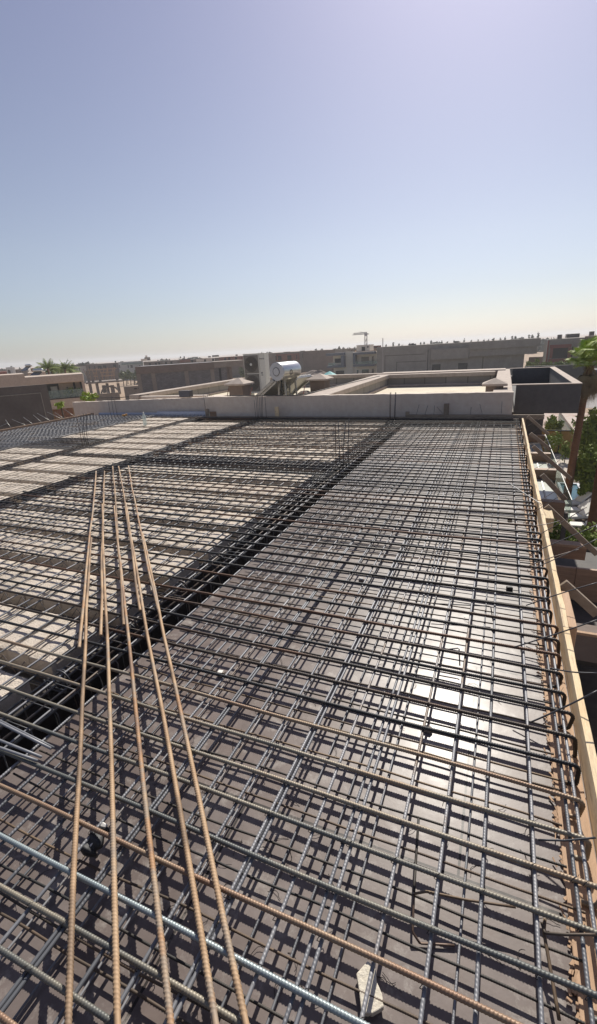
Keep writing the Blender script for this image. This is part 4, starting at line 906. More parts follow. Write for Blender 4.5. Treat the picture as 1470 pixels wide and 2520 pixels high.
t, *_ = bld('grey boundary wall with two slits left of the block building', V1(1150, 412), V1(1320, 402), 80, .3, M['concrete'], 'wall', name='boundary_wall'); rect(t, 'slit', *R4(V1, 1250, 424, 1275, 436), 80, 'dark'); rect(t, 'slit', *R4(V1, 1283, 421, 1310, 432), 80, 'dark')
t, *_ = bld('rounded beige garden wall end beside the villa', V1(822, 482), V1(890, 474), 50, 1.5, M['villa'], 'wall', name='garden_wall')
# second row houses, left
t, *_ = bld('cream house with a long black flat roof edge behind the palm crowns', V1(515, 228), V1(796, 212), 150, 14, M['cream'], 'house', name='flat_roof_house')
rect(t, 'roof_edge', *R4(V1, 512, 222, 798, 216), 150, 'dark', .6, .5)
for x in (640, 690, 712, 735): rect(t, 'window', *R4(V1, x, 236 if x > 680 else 238, x+(9 if x > 680 else 36), 262 if x > 680 else 258), 150, 'greyglass')
t, *_ = bld('brown unfinished house row with dark window openings behind the concrete frame', V1(796, 210), V1(1100, 185), 150, 14, M['concrete_br'])
for x, w_ in ((880, 8), (912, 36), (960, 30), (1055, 26), (830, 10)): rect(t, 'window', *R4(V1, x, 219-(x-880)*.08, x+w_, 248-(x-880)*.08), 150, 'dark')
roofbits(t, [R4(V1, 806, 200, 818, 210), R4(V1, 1070, 172, 1082, 187), R4(V1, 728, 200, 738, 214), R4(V1, 744, 198, 752, 212), R4(V1, 1120, 176, 1150, 184)], 150, 'render_d')
t, *_ = bld('white house with pale green glass band in the left distance', V1(1100, 183), V1(1330, 172), 156, 14, M['white'], 'house', name='white_house')
rect(t, 'glass_band', *R4(V1, 1130, 190, 1330, 204), 156, 'glass', .1, .4)
for x in (1110, 1190, 1215, 1300, 1320): rect(t, 'window', *R4(V1, x, 210, x+(8 if x != 1215 else 22), 236), 156, 'greyglass')
t, *_ = bld('grey block of flats with a stepped roof tower in the left distance', V1(1335, 180), V1(1470, 172), 156, 14, M['concrete'])
rect(t, 'tower', *R4(V1, 1312, 152, 1372, 172), 155, 'cream', 4, 0); rect(t, 'tower', *R4(V1, 1345, 138, 1400, 170), 157, 'concrete', 4, 0); rect(t, 'tower', *R4(V1, 1352, 122, 1372, 140), 156.5, 'cream', 2, 0)
for x in (1340, 1385, 1410, 1440): rect(t, 'window', *R4(V1, x, 188, x+18, 212), 156, 'dark')
# block wall building in the middle
def MBY(Y_, x0, x1, y0, y1, z0, z1): return MB().box(x0, x1, y0-Y_, y1-Y_, z0, z1)
Yb = 72.; t, xa, xb, z = bld('unfinished grey block building with a brown concrete roof band in the middle distance', V2(40, 285), V2(700, 236), Yb, 10, M['cinder'], name='block_building')
zb_ = Lp(t, *V2(400, 312), Yb)[2]; MBY(Yb, xa-.3, Lp(t, *V2(612, 250), Yb)[0], Yb-.25, Yb-.003, zb_, z+.03).build('roof_band', M['concrete_br'], t)
MBY(Yb, Lp(t, *V2(612, 250), Yb)[0], Lp(t, *V2(838, 228), Yb)[0], Yb-.3, Yb+9, Lp(t, *V2(720, 280), Yb)[2], z+.05).build('roof_slab', M['concrete'], t)
for x in (58, 168, 415, 608): a = Lp(t, *V2(x, 380), Yb); MBY(Yb, a[0]-.35, a[0]+.35, Yb-.12, Yb-.002, GZ, zb_-.002).build('column', M['concrete'], t)
rect(t, 'door_opening', *R4(V2, 652, 290, 668, 380), Yb, 'dark'); 
for x in (715, 735): a = Lp(t, *V2(x, 330), Yb+.3); MBY(Yb, a[0]-.35, a[0]+.35, Yb+.3, Yb+.9, GZ, Lp(t, *V2(720, 281), Yb)[2]).build('column', M['concrete_br'], t)
# brick row behind it
t, *_ = bld('reddish brick unfinished row running behind the block building', V2(90, 248), V2(860, 196), 140, 14, M['concrete_br'])
for x0, x1, m in ((360, 438, 'redbrick'), (480, 620, 'cream'), (652, 830, 'redbrick'), (230, 340, 'concrete')): rect(t, 'infill_wall', *R4(V2, x0, 228-(x0-90)*.068+14, x1, 260-(x0-90)*.05), 140, M[m] if m != 'redbrick' else 'redbrick', .2, .15)
for x in (130, 175, 200, 250, 290, 445, 540, 600, 690, 720, 770): rect(t, 'window', *R4(V2, x, 255-(x-90)*.07, x+14, 272-(x-90)*.07), 140, 'dark', .1, .25)
roofbits(t, [R4(V2, 222, 218, 230, 230), R4(V2, 360, 203, 368, 216), R4(V2, 388, 201, 396, 215), R4(V2, 570, 200, 590, 210), R4(V2, 600, 193, 650, 205), R4(V2, 775, 188, 790, 198)], 140, 'render_d')
t, *_ = bld('brick and concrete unfinished row right of the air conditioner', V2(1015, 180), V2(1470, 152), 140, 14, M['concrete'])
rect(t, 'infill_wall', *R4(V2, 1075, 182, 1250, 232), 140, 'redbrick', .2, .15)
for x0, y0, x1, y1 in ((1090, 198, 1116, 232), (1160, 194, 1190, 226), (1272, 178, 1300, 212), (1072, 200, 1080, 230), (1226, 190, 1232, 222)): rect(t, 'window', x0 and V2(x0, y0)[0], V2(x0, y0)[1], V2(x1, y1)[0], V2(x1, y1)[1], 140, 'dark', .1, .25)
MB().box(Lp(t, *V3(0, 280), 139)[0], Lp(t, *V3(300, 268), 139)[0], -1, 8, GZ, Lp(t, *V3(150, 272), 139)[2]).build('wall', M['concrete_br'], t)
roofbits(t, [R4(V2, 1255, 160, 1290, 168), R4(V2, 1130, 168, 1180, 176)], 140, 'render_d')
t, *_ = bld('far pale brown block strip seen behind the white modern house', V3(300, 262), V3(480, 250), 170, 10, M['concrete'])
# white modern house with grey frames
Ym = 112.; t, xa, xb, z = bld('cream modern house with two blue grey balcony frames in mid distance', V3(283, 292), V3(690, 282), Ym+1.8, 10, M['cream'], 'house', name='modern_house', ztop=at(*V3(470, 292), Ym)[2], axis=True)
def frame(x0, y0, x1, y1, thk):
    f = None
    for q in ((x0, y0, x1, y0+thk), (x0, y1-thk, x1, y1), (x0, y0+thk, x0+thk, y1-thk), (x1-thk, y0+thk, x1, y1-thk)): rect(t, 'balcony_frame', *R4(V3, *q), Ym, 'frame_grey', 1.75, 0)
for q in ((215, 295, 380, 320), (355, 320, 382, 412), (225, 412, 384, 432), (468, 284, 665, 308), (468, 308, 487, 400), (468, 400, 665, 420)): rect(t, 'balcony_frame', *R4(V3, *q), Ym, 'frame_grey', 1.75, 0)
rect(t, 'pier', *R4(V3, 384, 282, 466, 500), Ym+1.5, 'cream', .3, 0)
for q in ((298, 346, 364, 386), (546, 330, 616, 398), (643, 325, 661, 395), (308, 460, 390, 500), (417, 457, 430, 494), (504, 453, 518, 492), (552, 448, 615, 488), (643, 442, 661, 488)): rect(t, 'window', *R4(V3, *q), Ym+1.8, 'greyglass', .1, .08)
rect(t, 'glass_balustrade', *R4(V3, 236, 388, 300, 420), Ym+.05, 'glass', .03, 0); rect(t, 'glass_balustrade', *R4(V3, 489, 372, 690, 402), Ym+.05, 'glass', .03, 0)
rect(t, 'stair_tower', *R4(V3, 500, 219, 627, 276), Ym+4, 'cream', 3.5, 0); rect(t, 'door', *R4(V3, 549, 237, 580, 275), Ym+4, 'dark', .1, .06); rect(t, 'window', *R4(V3, 598, 232, 614, 245), Ym+4, 'dark', .1, .06)
rect(t, 'roof_stub', *R4(V3, 396, 258, 440, 284), Ym+3, 'concrete', 1, 0)
for k in range(9): rect(t, 'roof_clutter', *R4(V3, 410+k*9, 272-random.random()*6, 420+k*9, 286), Ym+4, random.choice(('concrete', 'wood_pink')), .6, 0)
t2, *_ = bld('small open brick roof hut between the stair tower and grey building', V3(655, 226), V3(704, 226), 122, 3, M['redbrick'], 'hut', base=at(*V3(680, 255), 122)[2], name='roof_hut', axis=True); rect(t2, 'opening', *R4(V3, 664, 234, 678, 248), 122, 'dark'); rect(t2, 'opening', *R4(V3, 684, 234, 698, 248), 122, 'dark')
tag(MB().box(*sorted((at(*V3(678, 252), 122)[0]-4.6, at(*V3(700, 252), 122)[0]+1)), 120.5, 126, GZ, at(*V3(680, 256), 122)[2]-.01).build('low_house', M['concrete_br']), 'brown house body carrying the small brick roof hut', 'house')
# big raw concrete building
Yg = 108.; zt_ = at(*V3(1000, 235), Yg)[2]
t, xa, xb, z = bld('long raw grey cement building with stepped fascias across the right middle distance', V3(690, 250), (1295, 834), Yg, 14, M['render'], name='cement_building', ztop=at(1130, 843.5, Yg)[2], axis=True)
# upper right part stands proud as a long overhang
a = at(*V4(215, 240), Yg-1.6); b = at(*V4(918, 170), Yg-1.6)
zz = at(*V4(560, 262), Yg-1.6)[2]; zl2 = at(*V4(500, 335), Yg-1.6)[2]
MB().box(a[0], b[0], Yg-1.6, Yg-.003, zz+.02, z+.04).box(xb+.01, b[0], Yg, Yg+14, zz+.02, z+.04).build('upper_fascia', M['render'], t)
MB().box(a[0]+.05, b[0]-.5, Yg-1.2, Yg-.003, zl2, zz-.0).box(xb+.01, b[0]-.5, Yg, Yg+14, zl2, zz).build('lower_fascia', M['render'], t)
rect(t, 'raised_panel', *R4(V3, 1190, 252, 1545, 352), Yg-1.0, 'render', .99, 0)
for q in ((762, 310, 1130, 316), (762, 318, 768, 480), (870, 372, 1150, 378), (870, 380, 876, 475)): rect(t, 'panel_groove', *R4(V3, *q), Yg, 'render_d', .02, .012)
rect(t, 'pipe_shaft', *R4(V3, 1150, 262, 1182, 470), Yg, 'render', .14, .15); rect(t, 'shaft_gap', *R4(V3, 1160, 264, 1166, 470), Yg-.15, 'dark', .02, .006)
rect(t, 'doorway', *R4(V3, 1203, 400, 1281, 472), Yg, 'dark', .1, .05); rect(t, 'doorway', *R4(V3, 1445, 388, 1532, 466), Yg, 'dark', .1, .05)
rect(t, 'panel_groove', *R4(V4, 340, 352, 350, 470), Yg, 'render_d', .02, .012)
roofbits(t, [R4(V3, 1408, 184, 1450, 200), R4(V3, 983, 210, 1050, 224), R4(V3, 1010, 204, 1030, 222)], Yg+4, 'render_d')
# cut the lower right end open: garden beyond shows under the overhang
# red house at right
Yr = 104.; t, xa, xb, z = bld('grey and terracotta unfinished house with a big dark opening at the right', V4(990, 186), V4(1350, 152), Yr, 9, M['render'], 'house', name='terracotta_house', ztop=at(*V4(1180, 168), Yr)[2], axis=True)
for q in ((1005, 228, 1215, 262), (1005, 262, 1032, 362), (1180, 262, 1215, 362)): rect(t, 'terracotta_surround', *R4(V4, *q), Yr, 'reddark', .3, .28)
rect(t, 'large_opening', *R4(V4, 1026, 262, 1182, 362), Yr, 'dark', .05, .04); rect(t, 'opening', *R4(V4, 1218, 250, 1232, 350), Yr, 'dark', .05, .04); rect(t, 'opening', *R4(V4, 1300, 245, 1345, 285), Yr, 'dark', .05, .04)
rect(t, 'terracotta_wall', *R4(V4, 990, 366, 1200, 400), Yr, 'reddark', .1, .15); rect(t, 'corner_column', *R4(V4, 975, 190, 990, 400), Yr, 'reddark', .4, .1)
rect(t, 'chimney', *R4(V4, 1085, 131, 1125, 172), Yr+2, 'render_d', 1.5, 0); rect(t, 'roof_slab', *R4(V4, 1175, 122, 1298, 160), Yr+5, 'render_d', 3, 0); rect(t, 'chimney', *R4(V4, 1402, 99, 1442, 145), Yr+2, 'render_d', 1.5, 0)
t, *_ = bld('brown rendered house block at the right picture edge behind the palm', V4(1350, 152), V4(1600, 130), 95, 8, M['concrete_br'], 'house', name='brown_house')
rect(t, 'opening', *R4(V4, 1330, 240, 1350, 280), 95, 'dark')
t, *_ = bld('charcoal house wall right of the palm trunk', V4(1370, 485), V4(1700, 465), 66+20, 5, M['box_grey'], 'house', name='charcoal_house')
t, *_ = bld('long dark low fence wall behind the annex parapet', V4(760, 440), V4(1400, 425), 88, .3, M['blackmembrane'], 'wall', name='dark_fence')
t, *_ = bld('low terracotta boundary wall at the end of the grey cement building', V4(800, 352), V4(960, 348), 118, .4, M['concrete_br'], 'wall', name='boundary_wall')
# tower crane
Yc = 210.; b = at(900.9, 849, Yc); tp = at(900.9, 817, Yc); jl = at(867, 824.5, Yc); t = thing('tower_crane', 'distant tower crane above the modern house against the sky', 'tower crane', (b[0], Yc, GZ))
hz = tp[2]-GZ; zj = jl[2]-GZ
mb = MB(); s_ = .45
for dx, dy in ((-s_,-s_),(s_,-s_),(s_,s_),(-s_,s_)): mb.box(dx-.08, dx+.08, dy-.08, dy+.08, 0, zj)
q = 0
while q < zj-2: mb.beam((-s_,-s_,q), (s_,-s_,q+1.8), .16, .16, (0,1,0)); mb.beam((s_,s_,q), (s_,-s_,q+1.8), .16, .16, (1,0,0)); q += 1.8
mb.build('mast', M['crane'], t); MB().box(-.55, .5, -.5, .5, zj-.7, zj+.4).build('cab', M['crane'], t)
MB().beam((-.3,0,zj), (.5,0,hz), .3, .3, (0,1,0)).build('tower_top', M['crane'], t)
xj = jl[0]-b[0]; mb = MB().beam((0,0,zj), (xj,0,zj), .2, .16, (0,1,0)).beam((0,0,zj+.8), (xj*.9,0,zj+.7), .15, .14, (0,1,0)); n = 14
for k in range(n): mb.beam((xj*.9*k/n,0,zj), (xj*.9*(k+.5)/n,0,zj+.8), .1, .1, (0,1,0)); mb.beam((xj*.9*(k+.5)/n,0,zj+.8), (xj*.9*(k+1)/n,0,zj), .1, .1, (0,1,0))
mb.build('jib', M['crane'], t); MB().beam((0,0,zj), (1.3,0,zj), .4, .25, (0,1,0)).build('counter_jib', M['crane'], t); MB().beam((.4,0,hz-.5), (xj*.45,0,zj+1.2), .12, .12, (0,1,0)).build('tie', M['crane'], t)
q = at(942.5, 832, 90); tag(MB().box(q[0]-.06, q[0]+.06, 90, 90.12, GZ, q[2]).build('antenna_mast', M['crane']), 'thin upright antenna mast on the skyline right of the crane', 'mast')
# sandy plot items
t = thing('parasol', 'turquoise parasol beside the cream modern house', 'parasol', (at(*V3(250, 478), 104)[0], 104, GZ)); q = at(*V3(250, 462), 104)
v = [(2.6*math.cos(a), 2.6*math.sin(a), q[2]-GZ-1.3) for a in np.arange(8)*math.pi/4]+[(0,0,q[2]-GZ)]
MB().add(v, [(k, (k+1) % 8, 8) for k in range(8)]+[tuple(range(8))[::-1]]).build('canopy', M['cyan'], t); MB().box(-.03, .03, -.03, .03, 0, q[2]-GZ-1.25).build('pole', M['galv'], t)
q = at(*V3(235, 502), 98); t = thing('parasol', 'second turquoise parasol top showing just above the roof parapet', 'parasol', (q[0], 98, GZ)); v = [(1.9*math.cos(a), 1.9*math.sin(a), q[2]-GZ-.7) for a in np.arange(8)*math.pi/4]+[(0,0,q[2]-GZ)]
MB().add(v, [(k, (k+1) % 8, 8) for k in range(8)]+[tuple(range(8))[::-1]]).build('canopy', M['cyan'], t); MB().box(-.03, .03, -.03, .03, 0, q[2]-GZ-.35).build('pole', M['galv'], t)
def mound(label, px, py, Y, r, m):
    q = at(px, py, Y); h = q[2]-GZ; n = 18; v = []; R2 = np.random.RandomState(int(px))
    for i in range(n+1):
        for j in range(n+1):
            x = (i/n-.5)*2*r; y = (j/n-.5)*2*r*.6; d = math.hypot(i/n-.5, j/n-.5)*2; v.append((x, y, h*max(0, 1-d)**.8*(1+.25*R2.rand())-.03))
    f = [(i*(n+1)+j, (i+1)*(n+1)+j, (i+1)*(n+1)+j+1, i*(n+1)+j+1) for i in range(n) for j in range(n)]
    tag(MB().add(v, f).build('rubble_mound', m, None, loc=(q[0], Y, GZ)), label, 'mound')
mound('brown rubble mound on the sandy plot behind the middle chimney', *V3(130, 462), 112, 9, M['concrete_br']); mound('orange sand heap left of the rubble mound', *V3(30, 478), 116, 10, M['sand'])
# ---------------- vegetation
k = 0
for px, py in ((298, 908), (306, 911), (316, 907), (325, 910), (334, 912), (342, 909), (311, 917), (329, 919), (338, 920)):
    ptree('grey green olive tree standing between the concrete frame and the block building', px, py, 118+k*2, 8.5, 520, .3, M['leaf_o'], group='olive trees left of the block building', name='olive_tree'); k += 1
for i in range(17):
    px = 740+i*7.2; ptree('olive tree of the green belt behind the silver water tank', px, 888-i*.42+random.uniform(-1, 3), 150+random.uniform(-8, 8), 8.5, 420, .36, M['leaf_o'] if i % 3 else M['leaf_g'], group='olive trees behind the water tank', name='olive_tree')
for px, py in ((612, 897), (628, 898), (600, 900)): ptree('olive tree seen through the open bay beside the air conditioner', px-5, py, 118, 9, 400, .3, M['leaf_o'], group='olive trees by the open bay', name='olive_tree')
for i, (px, py, r_) in enumerate(((4, 907, 5), (8, 906, 4), (17, 904.5, 3), (24, 902, 3), (28, 900, 4.5), (33, 904, 4), (49, 903.5, 4), (55, 905, 3), (91, 901.5, 4), (98, 903, 3), (107, 900, 4), (118, 900.5, 3), (131, 899, 4), (146, 898.5, 4), (152, 898, 3), (163, 897, 3), (172, 896.5, 3))):
    ptree('small dark round tree on the distant skyline at left', px, py, 230, r_, 170, .55, M['leaf_d'], group='skyline trees at left', trunk=.3, name='skyline_tree', clusters=6)
for i, (px, py, r_) in enumerate(((536, 876, 3), (603, 872.5, 3), (700, 866, 3), (778, 857, 3.5), (793, 854.5, 5), (806, 857.5, 3), (822, 857, 3), (836, 852, 5.5), (845, 854, 5), (859, 850.5, 5.5), (872, 851, 3), (765, 860, 3))):
    ptree('small dark round tree on the distant skyline in the middle', px, py+1, 240, r_, 200, .6, M['leaf_d'], group='skyline trees in the middle', trunk=.3, name='skyline_tree', clusters=6)
for i in range(30):
    px = 950+i*14+random.uniform(-4, 4); hor = 902-.058*px-6
    if 1345 < px: continue
    ptree('tiny dark tree on the skyline above the grey cement building', px, hor+2.5+random.uniform(-1, 1.5) if px < 1250 else hor+random.uniform(-1.5, 1.5), 260, random.uniform(2.0, 3.2), 110, .5, M['leaf_d'], group='skyline trees at right', trunk=.3, name='skyline_tree', clusters=5)
def clump(x, y, z0, w, h, n, s, m): return (x, y, z0, w, h, n, s, m)
# continuous far vegetation line
r = np.random.RandomState(5); n = 16000; th_ = r.uniform(-1.0, .62, n); dd = r.uniform(280, 420, n)
P = np.stack([dd*np.sin(th_), dd*np.cos(th_), GZ+r.rand(n)**1.4*(4.2+1.6*np.sin(th_*37)+.9*np.sin(th_*91)-1.6*(th_ > .1))], 1)
u = r.normal(0, 1, (n, 3)); u /= np.linalg.norm(u, axis=1)[:, None]; w_ = np.cross(u, r.normal(0, 1, (n, 3))); w_ /= np.linalg.norm(w_, axis=1)[:, None]
me = D.meshes.new('far_tree_line'); s_ = r.uniform(1, 2.2, (n, 1)); me.from_pydata(np.stack([P-u*s_, P+w_*s_, P+u*s_, P-w_*s_], 1).reshape(-1, 3).tolist(), [], np.arange(4*n).reshape(-1, 4).tolist()); me.materials.append(M['leaf_d'])
tag(obj('far_tree_line', me), 'dark green tree line along the horizon', 'tree line', kind='stuff')
# feathery palm crowns behind the villa
def frond(mb, L, droop, az_, el, seed, w=.5):
    r = np.random.RandomState(seed); n = 12; s = np.linspace(0, 1, n); R_ = L*s; x = R_*math.cos(el); z = R_*math.sin(el)-droop*L*s**2.2
    P = np.stack([x*math.cos(az_), x*math.sin(az_), z], 1); mb.tube(P, .03, 4, (0,0,1), np.array([[.035*(1-q*.8)]*4 for q in s]))
    sd = np.array([-math.sin(az_), math.cos(az_), 0])
    for k in range(2, n):
        for t_ in (0, .5):
            q = P[k-1]+(P[k]-P[k-1])*t_
            for sg in (-1, 1):
                ll = w*math.sin(math.pi*min(1, (k+t_)/n*.9+.12))**.7; e = q+sd*sg*ll+np.array([0,0,-ll*(.35+r.rand()*.3)])+(P[k]-P[k-1])*1.6
                dw = (P[k]-P[k-1])*.22; mb.add([q-dw, q+dw, e], [(0,1,2)])
for i, (px, py, s_) in enumerate(((118, 901, 1.), (128, 905, .85), (160, 903, 1.), (174, 905, .9), (150, 908, .7))):
    Yp = 62+2*i; q = at(px, py+6, Yp); t = thing('date_palm', 'feathery date palm crown rising behind the villa roof', 'palm tree', (q[0], Yp, GZ), random.random()*6, 'date palms behind the villa')
    MB().tube(np.array([[0,0,0],[.05,0,2.5],[0,0,q[2]-GZ]]), .18, 8, (1,0,0)).build('trunk', M['bark'], t, True); mb = MB()
    for k in range(26): frond(mb, random.uniform(2.4, 3.4)*s_, random.uniform(.25, .8), random.uniform(0, 6.28), rad(random.uniform(5, 80)), k, .5)
    c = mb.build('crown', M['leaf_g'], t); c.location.z = q[2]-GZ
# fan palm at the right
def fan_leaf(mb, O, az_, el, stem, R_, seed, droop):
    r = np.random.RandomState(seed); d = np.array([math.cos(az_)*math.cos(el), math.sin(az_)*math.cos(el), math.sin(el)]); sd = np.array([-math.sin(az_), math.cos(az_), 0]); up = np.cross(d, sd)*-1
    mid = O+d*stem*.55+np.array([0,0,.03*stem]); E = O+d*stem+np.array([0,0,-droop*stem*.3]); mb.tube(np.array([O, mid, E]), .015, 4, (.1,.2,1))
    n = 34
    for k in range(n):
        a = (k/(n-1)-.5)*math.radians(210); v_ = d*math.cos(a)+sd*math.sin(a); v_ = v_/np.linalg.norm(v_); ll = R_*(1-.18*abs(a)/2)*r.uniform(.85, 1.05)
        w_ = .019*R_*2; side = np.cross(v_, up); side /= np.linalg.norm(side)+1e-9
        m_ = E+v_*ll*.6-np.array([0,0,droop*ll*.15]); t_ = E+v_*ll*.93-np.array([0,0,droop*ll*.75+.03])
        mb.add([E-side*.01, E+side*.01, m_+side*w_*.8, m_-side*w_*.8, t_], [(0,1,2,3), (3,2,4)])
Yp = 26.; top = at(1452, 898, Yp); bx = at(1399, 1196, Yp); t = thing('fan_palm', 'tall fan palm with bright green crown and slim brown trunk at the right edge', 'palm tree', (bx[0]-.0, Yp, GZ))
dx = top[0]-bx[0]; hT = top[2]-GZ; n = 40; s = np.linspace(0, 1, n); P = np.stack([dx*s**1.3, np.zeros(n), hT*s], 1)
MB().tube(P, .2, 14, (0,1,0), np.array([[.19-.06*q+.006*random.random() for _ in range(14)] for q in s])).build('trunk', M['bark'], t, True)
mb = MB(); r = np.random.RandomState(3)
for k in range(170):
    q = r.uniform(.76, .985); a = r.uniform(0, 6.28); rr_ = .135; c = np.array([dx*q**1.3+rr_*math.cos(a), rr_*math.sin(a), hT*q]); o_ = np.array([math.cos(a)*.13, math.sin(a)*.13, .16]); sd = np.array([-math.sin(a), math.cos(a), 0])*.05
    mb.add([c-sd, c+sd, c+o_*.9+sd*.4, c+o_*.9-sd*.4, c+np.array([0,0,-.06])], [(0,1,2,3), (0,4,1)])
mb.build('leaf_boots', M['palm_d'], t)
mb = MB(); O = np.array([dx, 0, hT+.15])
for k in range(64): fan_leaf(mb, O+np.array([0,0,r.uniform(-.2,.2)]), r.uniform(0, 6.28), rad(r.uniform(0, 85)), r.uniform(.45, .75), r.uniform(.45, .62), k, r.uniform(.1, .6))
mb.build('crown', M['palm_g'], t); mb = MB()
for k in range(30): fan_leaf(mb, O+np.array([0,0,r.uniform(-.6,-.15)]), r.uniform(0, 6.28), rad(r.uniform(-65, -15)), r.uniform(.3, .5), r.uniform(.45, .65), k+60, 1.3)
mb.build('dry_skirt', M['palm_d'], t)
t = thing('fan_palm', 'second palm trunk leaving the picture at the right edge beside the loungers', 'palm tree', (3.88, 20.9, GZ)); MB().tube(np.array([[0,0,0],[.02,0,3],[.05,0,7.5]]), .18, 12, (0,1,0)).build('trunk', M['bark'], t, True); mb = MB()
for k in range(30): fan_leaf(mb, np.array([.05,0,7.5]), r.uniform(0, 6.28), rad(r.uniform(-10, 80)), .8, .85, k, .5)
mb.build('crown', M['palm_g'], t)
# garden trees
for px, py in ((1302, 884), (1312, 889), (1322, 880), (1340, 884), (1350, 887)): ptree('green bush in the gap between the cement building and the terracotta house', px, py, 98, 9, 420, .25, M['leaf_g'], group='bushes right of the cement building', name='garden_bush')
for px, py in ((1372, 884), (1385, 882), (1397, 885)): ptree('low green bush below the terracotta house', px, py, 92, 8, 380, .22, M['leaf_g'], group='bushes below the terracotta house', name='garden_bush')
G = [('broad yellow green garden tree right of the palm trunk', 1462, 1002, 1465, 29, 36, 3600, .11, 'leaf_g'),
     ('dense green garden tree at the right edge above the loungers', 1458, 1095, 0, 26.5, 34, 3200, .10, 'leaf_g'),
     ('shaded leafy garden tree behind the loungers', 1452, 1170, 0, 25.5, 20, 1700, .09, 'leaf_g'),
     ('leafy tree rising before the charcoal lower wall', 1366, 1024, 0, 39.5, 20, 1700, .12, 'leaf_g'),
     ('small tree tip left of the farthest prop', 1318, 1042, 0, 34, 10, 700, .1, 'leaf_g')]
for lab, px, py, _, Y, rp, n, s_, m in G: ptree(lab, px, py, Y, rp, n, s_, M[m], clusters=18, crown_frac=.8, trunk=.09)
def shrub(label, px, py, z, r_, h, n, size=.07, m='leaf_g'):
    q = gz(px, py, z); t = thing('garden_shrub', label, 'shrub', (q[0], q[1], GZ)); hz_ = z-GZ
    MB().tube(np.array([[0,0,0],[.02,0,hz_*.5],[0,0,max(hz_, .1)]]), .03, 5, (1,0,0)).build('stem', M['bark_t'], t)
    leafball((0,0,hz_), r_, h, n, size, M[m], 'leaves', t, 12); return t
shrub('green climber hanging over the reed fence', 1352, 1085, -5.0, .9, .9, 1300)
shrub('low dark shrub under the fence by the trunk', 1393, 1110, -5.6, .6, .7, 700)
shrub('dark green shrub between the pergola and the loungers', 1382, 1312, -5.5, .8, .8, 1500)
shrub('leafy shrub in the lower garden beside the dark post', 1368, 1330, -5.8, .5, .5, 700)
shrub('bushy green shrub at the right edge below the palms', 1462, 1340, -5.0, .8, .9, 1700)
shrub('green hedge plant behind the brown panel at the right edge', 1455, 1385, -5.2, .7, .7, 1300)
shrub('strip of low greenery above the big brown panel', 1400, 1385, -5.6, .8, .35, 900)
# ---------------- right side: fence, pool, loungers, pergola
t = thing('reed_fence', 'golden reed fence with dark frame behind the pergola', 'fence'); a = at(1300, 1059, 37.3); b = at(1413, 1059, 37.3)
MB().box(a[0], b[0], 37.3, 37.34, -6.39, a[2]).build('reed_panel', M['reed'], t); MB().box(a[0], b[0], 37.25, 37.299, a[2]-.03, a[2]+.05).build('rail', M['dark'], t); MB().box(a[0], b[0], 37.25, 37.299, -6.39, -6.3).build('rail', M['dark'], t)
for px in (1377,): q = at(px, 1085, 37.2)[0]; MB().box(q-.04, q+.04, 37.20, 37.248, -6.39, a[2]).build('post', M['dark'], t)
tag(MB().box(4.95, 5.1, 37.4, 47.5, GZ, -4.72).build('boundary_wall', M['coping']), 'pale topped boundary wall receding beside the rubble plot', 'wall')
tag(MB().box(4.86, 4.93, 37.4, 47.0, GZ, -4.95).build('green_screen', M['glass']), 'greenish glass screen along the boundary wall', 'screen')
tag(quadgrid(3.55, 4.35, 25.7, 29.1, GZ+.03).build('pool_water', M['water']), kind=S); t = thing('swimming_pool', 'small garden pool edge of pale stone before the palm trunk', 'pool')
for b_ in ((3.40, 3.54, 25.5, 29.3), (4.36, 4.5, 25.5, 29.3), (3.545, 4.355, 25.5, 25.69), (3.545, 4.355, 29.11, 29.3)): MB().box(*b_, GZ+.01, GZ+.09).build('coping', M['cap_grey'], t, bevel=.01)
def lounger(label, x, y, rz):
    t = thing('sun_lounger', label, 'sun lounger', (x, y, GZ), rz, None)
    MB().box(-.85, .85, -.27, .27, .22, .26).build('frame', M['metal_white'], t); MB().box(-.85, .2, -.25, .25, .262, .33).build('seat_cushion', M['cushion'], t, bevel=.03)
    c = MB().box(0, .68, -.25, .25, 0, .08).build('back_cushion', M['cushion'], t, bevel=.03); c.location = (.26, 0, .29); c.rotation_euler.y = -rad(38)
    for sx in (-.78, .78):
        for sy in (-.23, .23): MB().box(sx-.025, sx+.025, sy-.025, sy+.025, 0, .219).build('leg', M['metal_white'], t)
lounger('white sun lounger with raised back nearest the pool edge', 3.72, 25.0, rad(30)); lounger('flat white sun lounger second from the pool', 3.62, 23.9, rad(14)); lounger('white sun lounger with raised back third from the pool', 3.60, 23.0, rad(24)); lounger('white sun lounger nearest the camera in the garden row', 3.62, 21.8, rad(4))
t = thing('closed_parasol', 'folded pale parasol at the right picture edge', 'parasol', (3.72, 17.6, GZ)); lathe([(.10, 1.0), (.22, 1.3), (.14, 2.3), (.03, 2.9)], 10).build('canopy', M['blue'], t, True); MB().box(-.03,.03,-.03,.03,0,1.0).build('pole', M['galv'], t)
pg = thing('pergola', 'stepped terrace roof of brown cross beams and pale glass panels below the slab edge', 'pergola')
bs = [(25.75, 1100, 2.2), (21.6, 1132, 2.15), (18.8, 1182, 2.12), (14.9, 1265, 2.02)]
for Y, pb, xr_ in bs:
    zb_ = -3.40 if Y > 15 else -3.46; MB().box(.42, xr_, Y, Y+.28, zb_, -3.0).build('cross_beam', M['ply_brown'], pg, bevel=.01)
glp = mat('pale_glass_roof', (.60,.64,.58), (.66,.68,.62), .5, .25)
